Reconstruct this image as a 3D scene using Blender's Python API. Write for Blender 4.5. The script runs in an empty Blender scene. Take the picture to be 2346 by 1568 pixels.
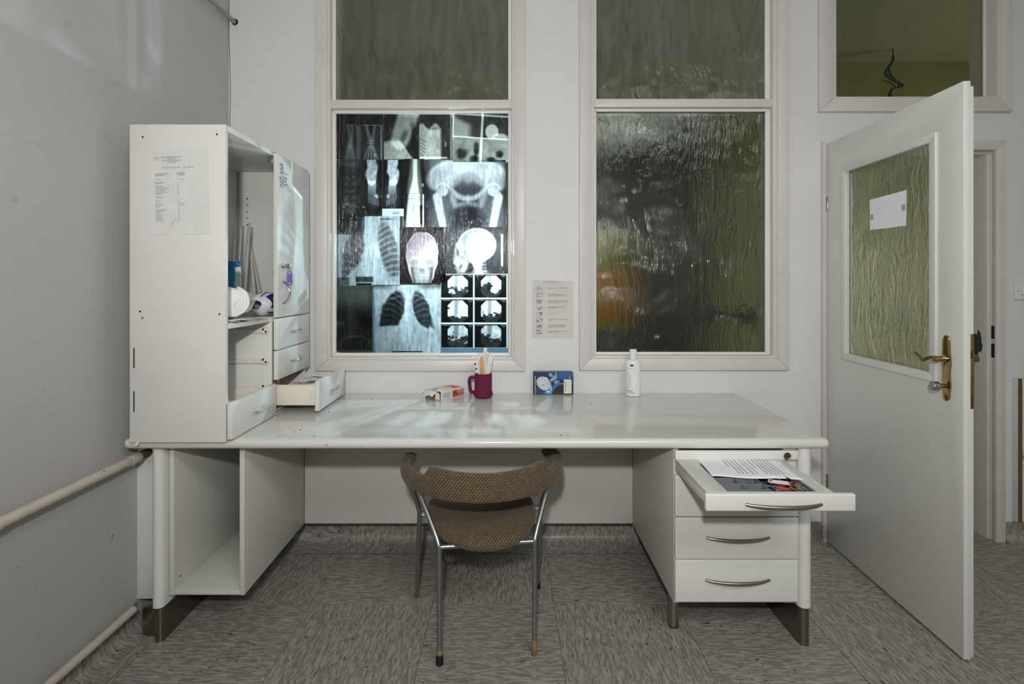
import bpy, bmesh, math, random
import numpy as np
from mathutils import Matrix, Vector
random.seed(7)
S = bpy.context.scene
COL = S.collection
# ------------------------------------------------------------------ camera, world, lights, exposure
F, CX, HY, CH = 1240.0, 1160.0, 645.0, 1.31      # focal length in px, principal point, camera height
def X(px, Y): return (px - CX) * Y / F
def Z(py, Y): return CH - (py - HY) * Y / F
cam = bpy.data.cameras.new('camera'); camo = bpy.data.objects.new('camera', cam); COL.objects.link(camo)
camo.location = (0, 0, CH); camo.rotation_euler = (math.pi / 2, 0, 0)
cam.sensor_width = 36; cam.lens = F / 2346 * 36
cam.shift_x = (1173 - CX) / 2346; cam.shift_y = -(784 - HY) / 2346
cam.clip_start = 0.02
S.camera = camo
w = bpy.data.worlds.new('world'); S.world = w; w.use_nodes = True
w.node_tree.nodes['Background'].inputs[0].default_value = (0.6, 0.65, 0.7, 1)
w.node_tree.nodes['Background'].inputs[1].default_value = 0.05
S.view_settings.view_transform = 'Standard'; S.view_settings.look = 'None'
S.view_settings.exposure = 0.15; S.view_settings.gamma = 1.0; S.view_settings.use_curve_mapping = False
try:
    S.cycles.use_denoising = True; S.cycles.max_bounces = 8; S.cycles.diffuse_bounces = 4; S.cycles.transmission_bounces = 8
except Exception: pass
def light(name, kind, loc, power, col=(1, 1, 1), rot=None, **kw):
    d = bpy.data.lights.new(name, kind); d.energy = power; d.color = col
    for k, v in kw.items(): setattr(d, k, v)
    o = bpy.data.objects.new(name, d); COL.objects.link(o); o.location = loc
    if rot: o.rotation_euler = rot
    return o
# hand lamp beside the tripod, added unseen fill light under the ceiling, flash lamp standing in the corridor behind the films
hl = light('hand_lamp', 'SPOT', (-0.06, -0.30, 1.72), 132, (1.0, 0.995, 0.985), shadow_soft_size=0.045, spot_size=math.radians(142), spot_blend=1.0)
hl.rotation_euler = (Vector((0.15, 2.74, 2.15)) - hl.location).to_track_quat('-Z', 'Y').to_euler()
light('ceiling_fill', 'AREA', (1.2, -1.3, 3.24), 62, (0.97, 0.98, 1.0), (0, 0, 0), shape='RECTANGLE', size=1.6, size_y=1.2)
light('corridor_lamp', 'SPOT', (-0.165, 3.22, 1.515), 120, (0.78, 0.92, 1.0), (-math.pi / 2, 0, 0), shadow_soft_size=0.014, spot_size=math.radians(142), spot_blend=0.5)
light('corridor_fill_light', 'AREA', (5.1, 3.60, 1.15), 40, (1.0, 0.97, 0.86), (0, math.pi / 2, 0), shape='RECTANGLE', size=1.3, size_y=0.9)  # added fill light for the corridor walls; no window stands there

# ------------------------------------------------------------------ helpers: materials
def lin(c):
    return tuple((v / 255 / 12.92) if v / 255 <= 0.04045 else ((v / 255 + 0.055) / 1.055) ** 2.4 for v in c[:3]) + (1,)
class NT:
    def __init__(s, name):
        s.m = bpy.data.materials.new(name); s.m.use_nodes = True; s.t = s.m.node_tree; s.n = s.t.nodes; s.l = s.t.links
        s.b = s.n['Principled BSDF']; s.out = s.n['Material Output']
    def add(s, ty, **kw):
        n = s.n.new(ty)
        for k, v in kw.items():
            if k.startswith('i_'): n.inputs[int(k[2:]) if k[2:].isdigit() else k[2:]].default_value = v
            else: setattr(n, k, v)
        return n
    def link(s, a, b): s.l.new(a, b)
    def coords(s, scale=(1, 1, 1), kind='Object', loc=(0, 0, 0), rot=(0, 0, 0)):
        tc = s.add('ShaderNodeTexCoord'); mp = s.add('ShaderNodeMapping')
        mp.inputs['Scale'].default_value = scale; mp.inputs['Location'].default_value = loc; mp.inputs['Rotation'].default_value = rot
        s.link(tc.outputs[kind], mp.inputs['Vector']); return mp.outputs['Vector']
    def noise(s, vec, scale, detail=3, rough=.5, dist=0):
        n = s.add('ShaderNodeTexNoise'); n.inputs['Scale'].default_value = scale; n.inputs['Detail'].default_value = detail
        n.inputs['Roughness'].default_value = rough; n.inputs['Distortion'].default_value = dist
        s.link(vec, n.inputs['Vector']); return n.outputs['Fac']
    def ramp(s, fac, stops):
        r = s.add('ShaderNodeValToRGB'); e = r.color_ramp.elements
        while len(e) < len(stops): e.new(0.5)
        for el, (p, c) in zip(e, stops): el.position = p; el.color = c if len(c) == 4 else tuple(c) + (1,)
        s.link(fac, r.inputs[0]); return r.outputs[0]
    def mix(s, fac, a, b, mode='MIX'):
        m = s.add('ShaderNodeMix', data_type='RGBA', blend_type=mode)
        for i, v in ((0, fac), (6, a), (7, b)):
            if hasattr(v, 'is_output'): s.link(v, m.inputs[i])
            else: m.inputs[i].default_value = v
        return m.outputs[2]
    def math(s, op, a, b=0.0, c=0.0):
        m = s.add('ShaderNodeMath', operation=op)
        for i, v in enumerate((a, b, c)):
            if hasattr(v, 'is_output'): s.link(v, m.inputs[i])
            else: m.inputs[i].default_value = v
        return m.outputs[0]
    def bump(s, h, strength=.2, dist=.002, to=None):
        b = s.add('ShaderNodeBump'); b.inputs['Strength'].default_value = strength; b.inputs['Distance'].default_value = dist
        s.link(h, b.inputs['Height'])
        if to is None: s.link(b.outputs[0], s.b.inputs['Normal'])
        return b.outputs[0]
MATS = {}
def mat(name, col, rough=.5, metal=0.0, var=.04, vscale=5, bump=0.0, bscale=300, spec=.5, coat=0, speck=None, trans=0, alpha=1):
    if name in MATS: return MATS[name]
    t = NT(name); c = lin(col); v = t.coords()
    f = t.noise(v, vscale, 4)
    lo = tuple(x * (1 - var) for x in c[:3]) + (1,); hi = tuple(min(1, x * (1 + var)) for x in c[:3]) + (1,)
    colr = t.ramp(f, [(.3, lo), (.7, hi)])
    if speck:
        sf = t.noise(v, speck[1], 2); sm = t.ramp(sf, [(speck[2], (0, 0, 0)), (speck[2] + .02, (1, 1, 1))])
        colr = t.mix(sm, colr, lin(speck[0]))
    t.link(colr, t.b.inputs['Base Color'])
    t.b.inputs['Roughness'].default_value = rough; t.b.inputs['Metallic'].default_value = metal
    t.b.inputs['Specular IOR Level'].default_value = spec; t.b.inputs['Coat Weight'].default_value = coat
    t.b.inputs['Coat Roughness'].default_value = .1; t.b.inputs['Transmission Weight'].default_value = trans
    t.b.inputs['Alpha'].default_value = alpha
    if bump: t.bump(t.noise(v, bscale, 3), bump, .001)
    MATS[name] = t.m; return t.m

# ------------------------------------------------------------------ helpers: meshes and objects
class MB:
    def __init__(s): s.v = []; s.f = []
    def box(s, x0, x1, y0, y1, z0, z1):
        b = len(s.v)
        s.v += [(x, y, z) for z in (z0, z1) for y in (y0, y1) for x in (x0, x1)]
        s.f += [tuple(b + i for i in q) for q in ((0, 2, 3, 1), (4, 5, 7, 6), (0, 1, 5, 4), (2, 6, 7, 3), (0, 4, 6, 2), (1, 3, 7, 5))]
        return s
    def prism(s, poly, axis, a0, a1):
        b = len(s.v); n = len(poly)
        def P(u, w_, a): return {'x': (a, u, w_), 'y': (u, a, w_), 'z': (u, w_, a)}[axis]
        s.v += [P(u, w_, a0) for u, w_ in poly] + [P(u, w_, a1) for u, w_ in poly]
        s.f += [tuple(b + i for i in range(n))[::-1], tuple(b + n + i for i in range(n))]
        s.f += [(b + i, b + (i + 1) % n, b + n + (i + 1) % n, b + n + i) for i in range(n)]
        return s
    def tube(s, pts, r, seg=12, caps=True, flat=1.0):
        pts = [Vector(p) for p in pts]; n = len(pts); rs = r if isinstance(r, (list, tuple)) else [r] * n
        t0 = (pts[1] - pts[0]).normalized()
        up = Vector((0, 0, 1)) if abs(t0.z) < .9 else Vector((0, 1, 0))
        nx = t0.cross(up).normalized(); b = len(s.v)
        for i in range(n):
            t = (pts[min(i + 1, n - 1)] - pts[max(i - 1, 0)]).normalized()
            nx = (nx - t * nx.dot(t)).normalized(); ny = t.cross(nx)
            for k in range(seg):
                a = 2 * math.pi * k / seg
                s.v.append(tuple(pts[i] + nx * math.cos(a) * rs[i] + ny * math.sin(a) * rs[i] * flat))
        for i in range(n - 1):
            for k in range(seg):
                s.f.append((b + i * seg + k, b + i * seg + (k + 1) % seg, b + (i + 1) * seg + (k + 1) % seg, b + (i + 1) * seg + k))
        if caps:
            s.f.append(tuple(b + k for k in range(seg))[::-1]); s.f.append(tuple(b + (n - 1) * seg + k for k in range(seg)))
        return s
    def lathe(s, prof, c=(0, 0, 0), seg=24, axis='z', ell=1.0):
        b = len(s.v); n = len(prof)
        for r, h in prof:
            for k in range(seg):
                a = 2 * math.pi * k / seg; u, w_ = r * math.cos(a), r * math.sin(a) * ell
                p = {'z': (u, w_, h), 'y': (u, h, w_), 'x': (h, u, w_)}[axis]
                s.v.append((c[0] + p[0], c[1] + p[1], c[2] + p[2]))
        for i in range(n - 1):
            for k in range(seg):
                s.f.append((b + i * seg + k, b + i * seg + (k + 1) % seg, b + (i + 1) * seg + (k + 1) % seg, b + (i + 1) * seg + k))
        s.f.append(tuple(b + k for k in range(seg))[::-1]); s.f.append(tuple(b + (n - 1) * seg + k for k in range(seg)))
        return s
    def grid(s, fn, nu, nv, closed_u=False):
        b = len(s.v)
        for j in range(nv + 1):
            for i in range(nu if closed_u else nu + 1): s.v.append(tuple(fn(i / nu, j / nv)))
        W = nu if closed_u else nu + 1
        for j in range(nv):
            for i in range(nu):
                i2 = (i + 1) % W
                s.f.append((b + j * W + i, b + j * W + i2, b + (j + 1) * W + i2, b + (j + 1) * W + i))
        return s
    def poly(s, pts):
        b = len(s.v); s.v += [tuple(p) for p in pts]; s.f.append(tuple(range(b, b + len(pts)))); return s
    def build(s, name, m, parent=None, bevel=0, seg=2, smooth=0.6, solid=0, fix=True):
        me = bpy.data.meshes.new(name); me.from_pydata(s.v, [], s.f)
        bm = bmesh.new(); bm.from_mesh(me)
        if fix: bmesh.ops.recalc_face_normals(bm, faces=bm.faces)
        if bevel:
            es = [e for e in bm.edges if len(e.link_faces) == 2 and e.calc_face_angle(0) > .4]
            bmesh.ops.bevel(bm, geom=es, offset=bevel, segments=seg, profile=.5, affect='EDGES')
        bm.to_mesh(me); bm.free()
        if smooth:
            for p in me.polygons: p.use_smooth = True
            me.set_sharp_from_angle(angle=smooth)
        o = bpy.data.objects.new(name, me); COL.objects.link(o)
        if solid:
            md = o.modifiers.new('thickness', 'SOLIDIFY'); md.thickness = solid; md.offset = 0
        return put(o, m, parent)
def put(o, m, parent=None):
    if m: o.data.materials.append(m)
    if parent is not None:
        o.parent = parent
        if parent.type == 'EMPTY' and parent.get('_w'): o.matrix_parent_inverse = Matrix.Translation(parent.location).inverted()
    return o
def tag(o, label=None, cat=None, group=None, kind=None):
    if label: o['label'] = label
    if cat: o['category'] = cat
    if group: o['group'] = group
    if kind: o['kind'] = kind
    return o
EMPT = []
def thing(name, label, cat, loc=(0, 0, 0), group=None, kind=None, local=False, rz=0):
    o = bpy.data.objects.new(name, None); COL.objects.link(o); o.location = loc; o.rotation_euler = (0, 0, rz)
    o.empty_display_size = .05
    if not local: o['_w'] = 1; EMPT.append(o)
    return tag(o, label, cat, group, kind)
def box(name, m, parent, x0, x1, y0, y1, z0, z1, bevel=.0015, seg=2):
    return MB().box(x0, x1, y0, y1, z0, z1).build(name, m, parent, bevel, seg)
def struct(o): o['kind'] = 'structure'; return o
def text(body, size, loc, m, parent, rot=(math.pi / 2, 0, 0), name='printed_text', align='LEFT', space=1.0, line=1.0, shear=0, sx=1.0):
    cu = bpy.data.curves.new(name, 'FONT'); cu.body = body; cu.size = size; cu.align_x = align; cu.space_character = space
    cu.space_line = line; cu.shear = shear; cu.resolution_u = 2
    o = bpy.data.objects.new(name, cu); COL.objects.link(o)
    o.location = loc; o.rotation_euler = rot; o.scale = (sx, 1, 1)
    return put(o, m, parent)
def spline(pts, n=8, closed=False):
    P = [Vector(p) for p in pts]; out = []; N = len(P)
    rng = range(N) if closed else range(N - 1)
    for i in rng:
        g = (lambda k: P[k % N]) if closed else (lambda k: P[max(0, min(N - 1, k))])
        p0, p1, p2, p3 = g(i - 1), g(i), g(i + 1), g(i + 2)
        for j in range(n):
            t = j / n
            out.append(.5 * ((2 * p1) + (p2 - p0) * t + (2 * p0 - 5 * p1 + 4 * p2 - p3) * t * t + (3 * p1 - p0 - 3 * p2 + p3) * t ** 3))
    if not closed: out.append(P[-1])
    return out
# ------------------------------------------------------------------ helpers: printed pictures as colours on a fine grid
def sm(a, b, x):
    t = np.clip((x - a) / (b - a), 0, 1); return t * t * (3 - 2 * t)
def ell(x, y, cx, cy, rx, ry, soft=.15, rot=0):
    a = math.radians(rot); dx = x - cx; dy = y - cy
    u = dx * math.cos(a) + dy * math.sin(a); v_ = -dx * math.sin(a) + dy * math.cos(a)
    return 1 - sm(1 - soft, 1 + soft, np.sqrt((u / rx) ** 2 + (v_ / ry) ** 2))
def cap(x, y, x0, y0, x1, y1, r0, r1=None, soft=1.2):
    r1 = r0 if r1 is None else r1
    dx, dy = x1 - x0, y1 - y0; L = dx * dx + dy * dy + 1e-9
    t = np.clip(((x - x0) * dx + (y - y0) * dy) / L, 0, 1)
    d = np.hypot(x - x0 - t * dx, y - y0 - t * dy); r = r0 + (r1 - r0) * t
    return 1 - sm(r - soft, r + soft, d)
def rect(x, y, x0, y0, x1, y1, soft=1.0):
    return sm(x0 - soft, x0 + soft, x) * (1 - sm(x1 - soft, x1 + soft, x)) * sm(y0 - soft, y0 + soft, y) * (1 - sm(y1 - soft, y1 + soft, y))
_L = np.random.RandomState(3).rand(256, 256)
def vn(x, y, sx, sy, o=0):
    u = x / sx + o * 17.3; v_ = y / sy + o * 9.1
    i = np.floor(u).astype(int); j = np.floor(v_).astype(int); fu = u - i; fv = v_ - j
    fu = fu * fu * (3 - 2 * fu); fv = fv * fv * (3 - 2 * fv)
    g = lambda a, b: _L[a % 256, b % 256]
    return (g(i, j) * (1 - fu) + g(i + 1, j) * fu) * (1 - fv) + (g(i, j + 1) * (1 - fu) + g(i + 1, j + 1) * fu) * fv
def fbm(x, y, sx, sy, o=0):
    return .5 * vn(x, y, sx, sy, o) + .3 * vn(x, y, sx / 2.1, sy / 2.1, o + 1) + .2 * vn(x, y, sx / 4.3, sy / 4.3, o + 2)
def mixa(a, b, t): return a + (b - a) * t
def painted(name, corner, fn, m, parent=None, n=(100, 100), ext=(0, 1, 0, 1)):
    """flat printed sheet: corner(u,v)->xyz, fn(a,b)->rgb arrays (linear), with a,b spanning ext"""
    nu, nv = n
    u, v_ = np.meshgrid(np.linspace(0, 1, nu + 1), np.linspace(0, 1, nv + 1))
    a = ext[0] + (ext[1] - ext[0]) * u; b = ext[2] + (ext[3] - ext[2]) * v_
    rgb = fn(a, b); p = corner(u, v_)
    co = np.stack([np.broadcast_to(q, u.shape) for q in p], -1).reshape(-1, 3)
    idx = np.arange((nu + 1) * (nv + 1)).reshape(nv + 1, nu + 1)
    q = np.stack([idx[:-1, :-1], idx[1:, :-1], idx[1:, 1:], idx[:-1, 1:]], -1).reshape(-1, 4)
    me = bpy.data.meshes.new(name)
    me.vertices.add(len(co)); me.vertices.foreach_set('co', co.astype(np.float32).ravel())
    me.loops.add(q.size); me.loops.foreach_set('vertex_index', q.astype(np.int32).ravel())
    me.polygons.add(len(q)); me.polygons.foreach_set('loop_start', np.arange(0, q.size, 4, dtype=np.int32))
    at = me.color_attributes.new('print', 'FLOAT_COLOR', 'POINT')
    rgba = np.concatenate([np.stack([np.broadcast_to(c, u.shape) for c in rgb], -1).reshape(-1, 3), np.ones((len(co), 1))], 1)
    at.data.foreach_set('color', np.clip(rgba, 0, 1).astype(np.float32).ravel())
    me.update(calc_edges=True); me.validate()
    o = bpy.data.objects.new(name, me); COL.objects.link(o)
    return put(o, m, parent)
def print_mat(name, rough=.35):
    t = NT(name); a = t.add('ShaderNodeVertexColor', layer_name='print'); t.link(a.outputs[0], t.b.inputs['Base Color'])
    t.b.inputs['Roughness'].default_value = rough; return t.m

#@@MATERIALS
# ------------------------------------------------------------------ materials
def wall_mat(name, col, smudge=.12):
    t = NT(name); v = t.coords(); c = lin(col)
    f1 = t.noise(v, 1.3, 5, .6); f2 = t.noise(t.coords((3, 3, 9)), 2.2, 6, .65, 1.5)
    base = t.ramp(f1, [(.3, tuple(k * .94 for k in c[:3])), (.7, c)])
    sp = t.ramp(f2, [(.62, (0, 0, 0)), (.75, (1, 1, 1))])
    base = t.mix(t.math('MULTIPLY', sp, smudge), base, lin((120, 116, 108)))
    fs = t.noise(v, 38, 2, .5); sk = t.ramp(fs, [(.775, (0, 0, 0)), (.785, (1, 1, 1))])
    base = t.mix(t.math('MULTIPLY', sk, .55), base, lin((70, 66, 60)))
    t.link(base, t.b.inputs['Base Color']); t.b.inputs['Roughness'].default_value = .55
    t.bump(t.math('ADD', t.noise(v, 90, 4, .6), t.math('MULTIPLY', t.noise(v, 9, 3), 2.0)), .12, .003)
    return t.m
m_wall = wall_mat('wall_paint', (222, 221, 221))
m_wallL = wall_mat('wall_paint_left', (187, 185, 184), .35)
m_ceil = mat('ceiling_paint', (228, 227, 224), .8)
m_green = mat('corridor_green_paint', (122, 121, 74), .45, var=.08, vscale=2)
m_cgrey = mat('corridor_ceiling_paint', (110, 110, 84), .7, var=.05)
m_cream = mat('cream_frame_paint', (211, 207, 200), .38, var=.03, vscale=9, speck=((150, 110, 70), 60, .80), bump=.05, bscale=40)
m_white = mat('white_lacquer', (222, 221, 215), .3, var=.02, vscale=6, bump=.03, bscale=60)
m_desk = None
def desk_mat():
    t = NT('desk_laminate'); v = t.coords(); c = lin((214, 213, 206))
    base = t.ramp(t.noise(t.coords((2, 40, 2)), 3, 3), [(.3, tuple(k * .97 for k in c[:3])), (.7, c)])
    sep = t.add('ShaderNodeSeparateXYZ'); t.link(v, sep.inputs[0])
    # worn brown chips along the front edge, left half
    fr = t.math('LESS_THAN', sep.outputs[1], 1.942); lx = t.math('LESS_THAN', sep.outputs[0], -.3)
    gx = t.math('GREATER_THAN', sep.outputs[0], -.78)
    ch = t.ramp(t.noise(t.coords((14, 14, 30)), 2.2, 4, .6), [(.63, (0, 0, 0)), (.65, (1, 1, 1))])
    k = t.math('MULTIPLY', t.math('MULTIPLY', fr, ch), t.math('MULTIPLY', lx, gx))
    base = t.mix(t.math('MULTIPLY', k, .75), base, lin((150, 100, 78)))
    sk = t.ramp(t.noise(v, 32, 2), [(.785, (0, 0, 0)), (.795, (1, 1, 1))])
    base = t.mix(sk, base, lin((60, 58, 54)))
    t.link(base, t.b.inputs['Base Color']); t.b.inputs['Roughness'].default_value = .13
    t.b.inputs['Specular IOR Level'].default_value = .6
    t.bump(t.noise(t.coords((4, 90, 4)), 6, 3), .03, .001)
    return t.m
m_desk = desk_mat()
m_cab = mat('cabinet_laminate', (218, 217, 211), .4, var=.025, vscale=4, speck=((120, 100, 85), 45, .81), bump=.03, bscale=80)
m_edge = mat('cabinet_edge_band', (226, 225, 221), .35, var=.02)
m_under = mat('grey_white_melamine', (206, 205, 197), .42, var=.03, vscale=3)
m_plast = mat('cream_plastic', (222, 212, 200), .4, var=.03)
m_chrome = mat('chrome', (215, 217, 222), .12, 1, var=.02)
m_steel = mat('satin_steel', (158, 155, 148), .32, 1, var=.06, vscale=30)
m_tube = mat('chair_tube_steel', (168, 168, 165), .36, 1, var=.05)
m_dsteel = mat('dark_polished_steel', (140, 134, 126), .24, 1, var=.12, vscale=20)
m_brass = mat('polished_brass', (168, 146, 98), .18, 1, var=.12, vscale=25)
m_black = mat('black_rubber', (18, 18, 18), .6)
m_hole = mat('dark_hole', (26, 24, 22), .9)
m_brown = mat('raw_chipboard', (104, 80, 46), .85, var=.3, vscale=120, bump=.3)
m_ink = mat('printed_ink', (52, 52, 56), .7)
m_inkl = mat('faded_ink', (132, 130, 128), .7)
m_inkb = mat('blue_ink', (38, 62, 120), .6)
m_paper = mat('paper', (226, 224, 218), .8, var=.03, vscale=20)
m_sheet = mat('aged_paper', (214, 213, 208), .8, var=.04, vscale=25)
m_pipe = mat('cream_pipe_paint', (196, 188, 174), .4, var=.06, vscale=15, speck=((110, 95, 75), 50, .74))
m_gpipe = mat('grey_pipe_paint', (150, 148, 145), .5)
m_seam = mat('seam_weld', (128, 120, 104), .7)
def floor_mat(name, swap=False):
    t = NT(name); oi = t.add('ShaderNodeObjectInfo')
    tc = t.add('ShaderNodeTexCoord'); ad = t.add('ShaderNodeVectorMath', operation='ADD')
    t.link(tc.outputs['Object'], ad.inputs[0])
    ml = t.add('ShaderNodeVectorMath', operation='SCALE'); cmb = t.add('ShaderNodeCombineXYZ')
    for i in range(2): t.link(oi.outputs['Random'], cmb.inputs[i])
    t.link(cmb.outputs[0], ml.inputs[0]); ml.inputs[3].default_value = 40.0
    t.link(ml.outputs[0], ad.inputs[1])
    def mapped(sc):
        mp = t.add('ShaderNodeMapping'); mp.inputs['Scale'].default_value = sc if not swap else (sc[1], sc[0], sc[2])
        t.link(ad.outputs[0], mp.inputs['Vector']); return mp.outputs[0]
    f = t.noise(mapped((21, 112, 30)), 1.0, 4, .58, .7); f2 = t.noise(mapped((30, 170, 60)), 1.0, 2, .5, .6)
    c = t.ramp(f, [(.36, lin((124, 121, 115))), (.48, lin((138, 135, 128))), (.53, lin((159, 155, 144))), (.70, lin((173, 168, 154)))])
    c = t.mix(t.ramp(f2, [(.30, (1, 1, 1)), (.36, (0, 0, 0))]), c, lin((116, 114, 110)))
    k = t.noise(mapped((38, 120, 60)), 1.0, 1, .5, .6); kk = t.ramp(k, [(.715, (0, 0, 0)), (.735, (1, 1, 1))])
    c = t.mix(kk, c, lin((34, 34, 34)))
    t.link(c, t.b.inputs['Base Color']); t.b.inputs['Roughness'].default_value = .34
    t.b.inputs['Specular IOR Level'].default_value = .35
    t.bump(f, .04, .001); return t.m
m_floor = floor_mat('linoleum_marbled'); m_floorv = floor_mat('linoleum_marbled_upright', False)
def fabric_mat():
    t = NT('brown_dash_fabric'); tc = t.add('ShaderNodeTexCoord'); sep = t.add('ShaderNodeSeparateXYZ'); t.link(tc.outputs['UV'], sep.inputs[0])
    u, v = sep.outputs[0], sep.outputs[1]
    row = t.math('DIVIDE', v, .0098); ri = t.math('FLOOR', row); rf = t.math('FRACT', row)
    # slanted dashes, each row shifted against the last
    a = t.math('DIVIDE', t.math('SUBTRACT', u, t.math('MULTIPLY', v, 1.15)), .0112)
    a = t.math('ADD', a, t.math('MULTIPLY', ri, .33)); af = t.math('FRACT', a)
    dash = t.math('MULTIPLY', t.math('LESS_THAN', af, .34), t.math('GREATER_THAN', rf, .16))
    n = t.noise(t.coords((1, 1, 1)), 60, 3)
    tan = t.ramp(n, [(.3, lin((90, 74, 51))), (.7, lin((114, 95, 68)))])
    c = t.mix(dash, tan, lin((24, 18, 14)))
    t.link(c, t.b.inputs['Base Color']); t.b.inputs['Roughness'].default_value = .9
    t.b.inputs['Sheen Weight'].default_value = .15
    t.bump(t.math('SUBTRACT', 1.0, dash), .35, .001); return t.m
m_fabric = fabric_mat()
def ripple_glass(name, tint=(.90, .94, .88), strength=.5, haze=.022, sc=1.0, rough=.055):
    t = NT(name); g = t.add('ShaderNodeBsdfGlass'); g.inputs['Color'].default_value = tint + (1,); g.inputs['Roughness'].default_value = rough
    g.inputs['IOR'].default_value = 1.45
    wv = t.coords((1, 1, 1)); nz = t.add('ShaderNodeTexNoise'); nz.inputs['Scale'].default_value = 5 * sc; nz.inputs['Detail'].default_value = 2
    t.link(wv, nz.inputs['Vector'])
    vm = t.add('ShaderNodeVectorMath', operation='SCALE'); vm.inputs[3].default_value = .10; t.link(nz.outputs['Color'], vm.inputs[0])
    va = t.add('ShaderNodeVectorMath', operation='ADD'); t.link(wv, va.inputs[0]); t.link(vm.outputs[0], va.inputs[1])
    def mp(s_):
        m_ = t.add('ShaderNodeMapping'); m_.inputs['Scale'].default_value = s_; t.link(va.outputs[0], m_.inputs['Vector']); return m_.outputs[0]
    streak = t.noise(mp((95 * sc, 60 * sc, 9 * sc)), 1.0, 4, .6, .2)
    fine = t.noise(mp((260 * sc, 200 * sc, 60 * sc)), 1.0, 2, .5)
    broad = t.noise(mp((34 * sc, 30, 5 * sc)), 1.0, 3, .55, .3)
    h = t.math('ADD', t.math('ADD', t.math('MULTIPLY', streak, .85), t.math('MULTIPLY', broad, 1.6)), t.math('MULTIPLY', fine, .10))
    nm = t.bump(h, strength, .009, to=1); t.link(nm, g.inputs['Normal'])
    d = t.add('ShaderNodeBsdfDiffuse'); d.inputs['Color'].default_value = (.62, .66, .58, 1); t.link(nm, d.inputs['Normal'])
    mx = t.add('ShaderNodeMixShader')
    hz = t.math('MULTIPLY', t.ramp(t.noise(mp((30 * sc, 30, 4 * sc)), 1.0, 4, .6), [(.3, (.35, .35, .35)), (.75, (1, 1, 1))]), haze)
    t.link(hz, mx.inputs[0]); t.link(g.outputs[0], mx.inputs[1]); t.link(d.outputs[0], mx.inputs[2])
    t.link(mx.outputs[0], t.out.inputs['Surface']); return t.m
m_rip = ripple_glass('rippled_glass'); m_rip_hi = ripple_glass('rippled_glass_dusty', strength=.4, haze=.17)
def film_glass():
    t = NT('rippled_glass_over_films'); tr = t.add('ShaderNodeBsdfTransparent'); tr.inputs[0].default_value = (.97, .985, .98, 1)
    gl = t.add('ShaderNodeBsdfGlossy'); gl.inputs['Roughness'].default_value = .08
    h = t.math('ADD', t.noise(t.coords((95, 60, 9)), 1.0, 4, .6, .6), t.math('MULTIPLY', t.noise(t.coords((34, 30, 5)), 1.0, 3, .55, .8), 1.6))
    nm = t.bump(h, .5, .009, to=1); t.link(nm, gl.inputs['Normal']); fr = t.add('ShaderNodeFresnel'); fr.inputs[0].default_value = 1.45; t.link(nm, fr.inputs['Normal'])
    mx = t.add('ShaderNodeMixShader'); t.link(t.math('MULTIPLY', fr.outputs[0], .42), mx.inputs[0]); t.link(tr.outputs[0], mx.inputs[1]); t.link(gl.outputs[0], mx.inputs[2])
    t.link(mx.outputs[0], t.out.inputs['Surface']); return t.m
m_rip_film = film_glass()
m_clear = None
def clear_glass():
    t = NT('clear_pane_glass'); g = t.add('ShaderNodeBsdfGlass'); g.inputs['Color'].default_value = (.93, .95, .90, 1); g.inputs['Roughness'].default_value = .0
    g.inputs['IOR'].default_value = 1.45
    nm = t.bump(t.noise(t.coords(), 3, 1), .02, .01, to=1); t.link(nm, g.inputs['Normal']); t.link(g.outputs[0], t.out.inputs['Surface']); return t.m
m_clear = clear_glass()
def plastic_film():
    t = NT('clear_plastic_wrap'); tr = t.add('ShaderNodeBsdfTransparent'); tr.inputs[0].default_value = (.98, .98, .98, 1)
    gl = t.add('ShaderNodeBsdfGlossy'); gl.inputs['Roughness'].default_value = .12
    gl.inputs['Color'].default_value = (1, 1, 1, 1)
    nm = t.bump(t.noise(t.coords((60, 60, 14)), 1.0, 3), .6, .004, to=1); t.link(nm, gl.inputs['Normal'])
    fr = t.add('ShaderNodeFresnel'); fr.inputs[0].default_value = 1.5; t.link(nm, fr.inputs['Normal'])
    df = t.add('ShaderNodeBsdfDiffuse'); df.inputs[0].default_value = (.93, .93, .92, 1)
    m0 = t.add('ShaderNodeMixShader'); m0.inputs[0].default_value = .22; t.link(tr.outputs[0], m0.inputs[1]); t.link(df.outputs[0], m0.inputs[2])
    mx = t.add('ShaderNodeMixShader'); t.link(t.math('ADD', fr.outputs[0], .03), mx.inputs[0]); t.link(m0.outputs[0], mx.inputs[1]); t.link(gl.outputs[0], mx.inputs[2])
    t.link(mx.outputs[0], t.out.inputs['Surface']); return t.m
m_wrap = plastic_film()
FILM_SCATTER = .36      # share of the light a film scatters; the rest goes straight through
def frosted():
    t = NT('frosted_sleeve'); tr = t.add('ShaderNodeBsdfTransparent'); df = t.add('ShaderNodeBsdfTranslucent'); d2 = t.add('ShaderNodeBsdfDiffuse'); gl = t.add('ShaderNodeBsdfGlossy')
    for n_ in (df, d2): n_.inputs[0].default_value = (.95, .94, .92, 1)
    gl.inputs['Roughness'].default_value = .15; nm = t.bump(t.noise(t.coords((70, 70, 9)), 1.0, 3), .7, .004, to=1); t.link(nm, gl.inputs['Normal'])
    def mx(f, a, b):
        m_ = t.add('ShaderNodeMixShader'); m_.inputs[0].default_value = f; t.link(a.outputs[0], m_.inputs[1]); t.link(b.outputs[0], m_.inputs[2]); return m_
    o_ = mx(.10, mx(.42, tr, mx(.7, df, d2)), gl); t.link(o_.outputs[0], t.out.inputs['Surface']); return t.m
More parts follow.
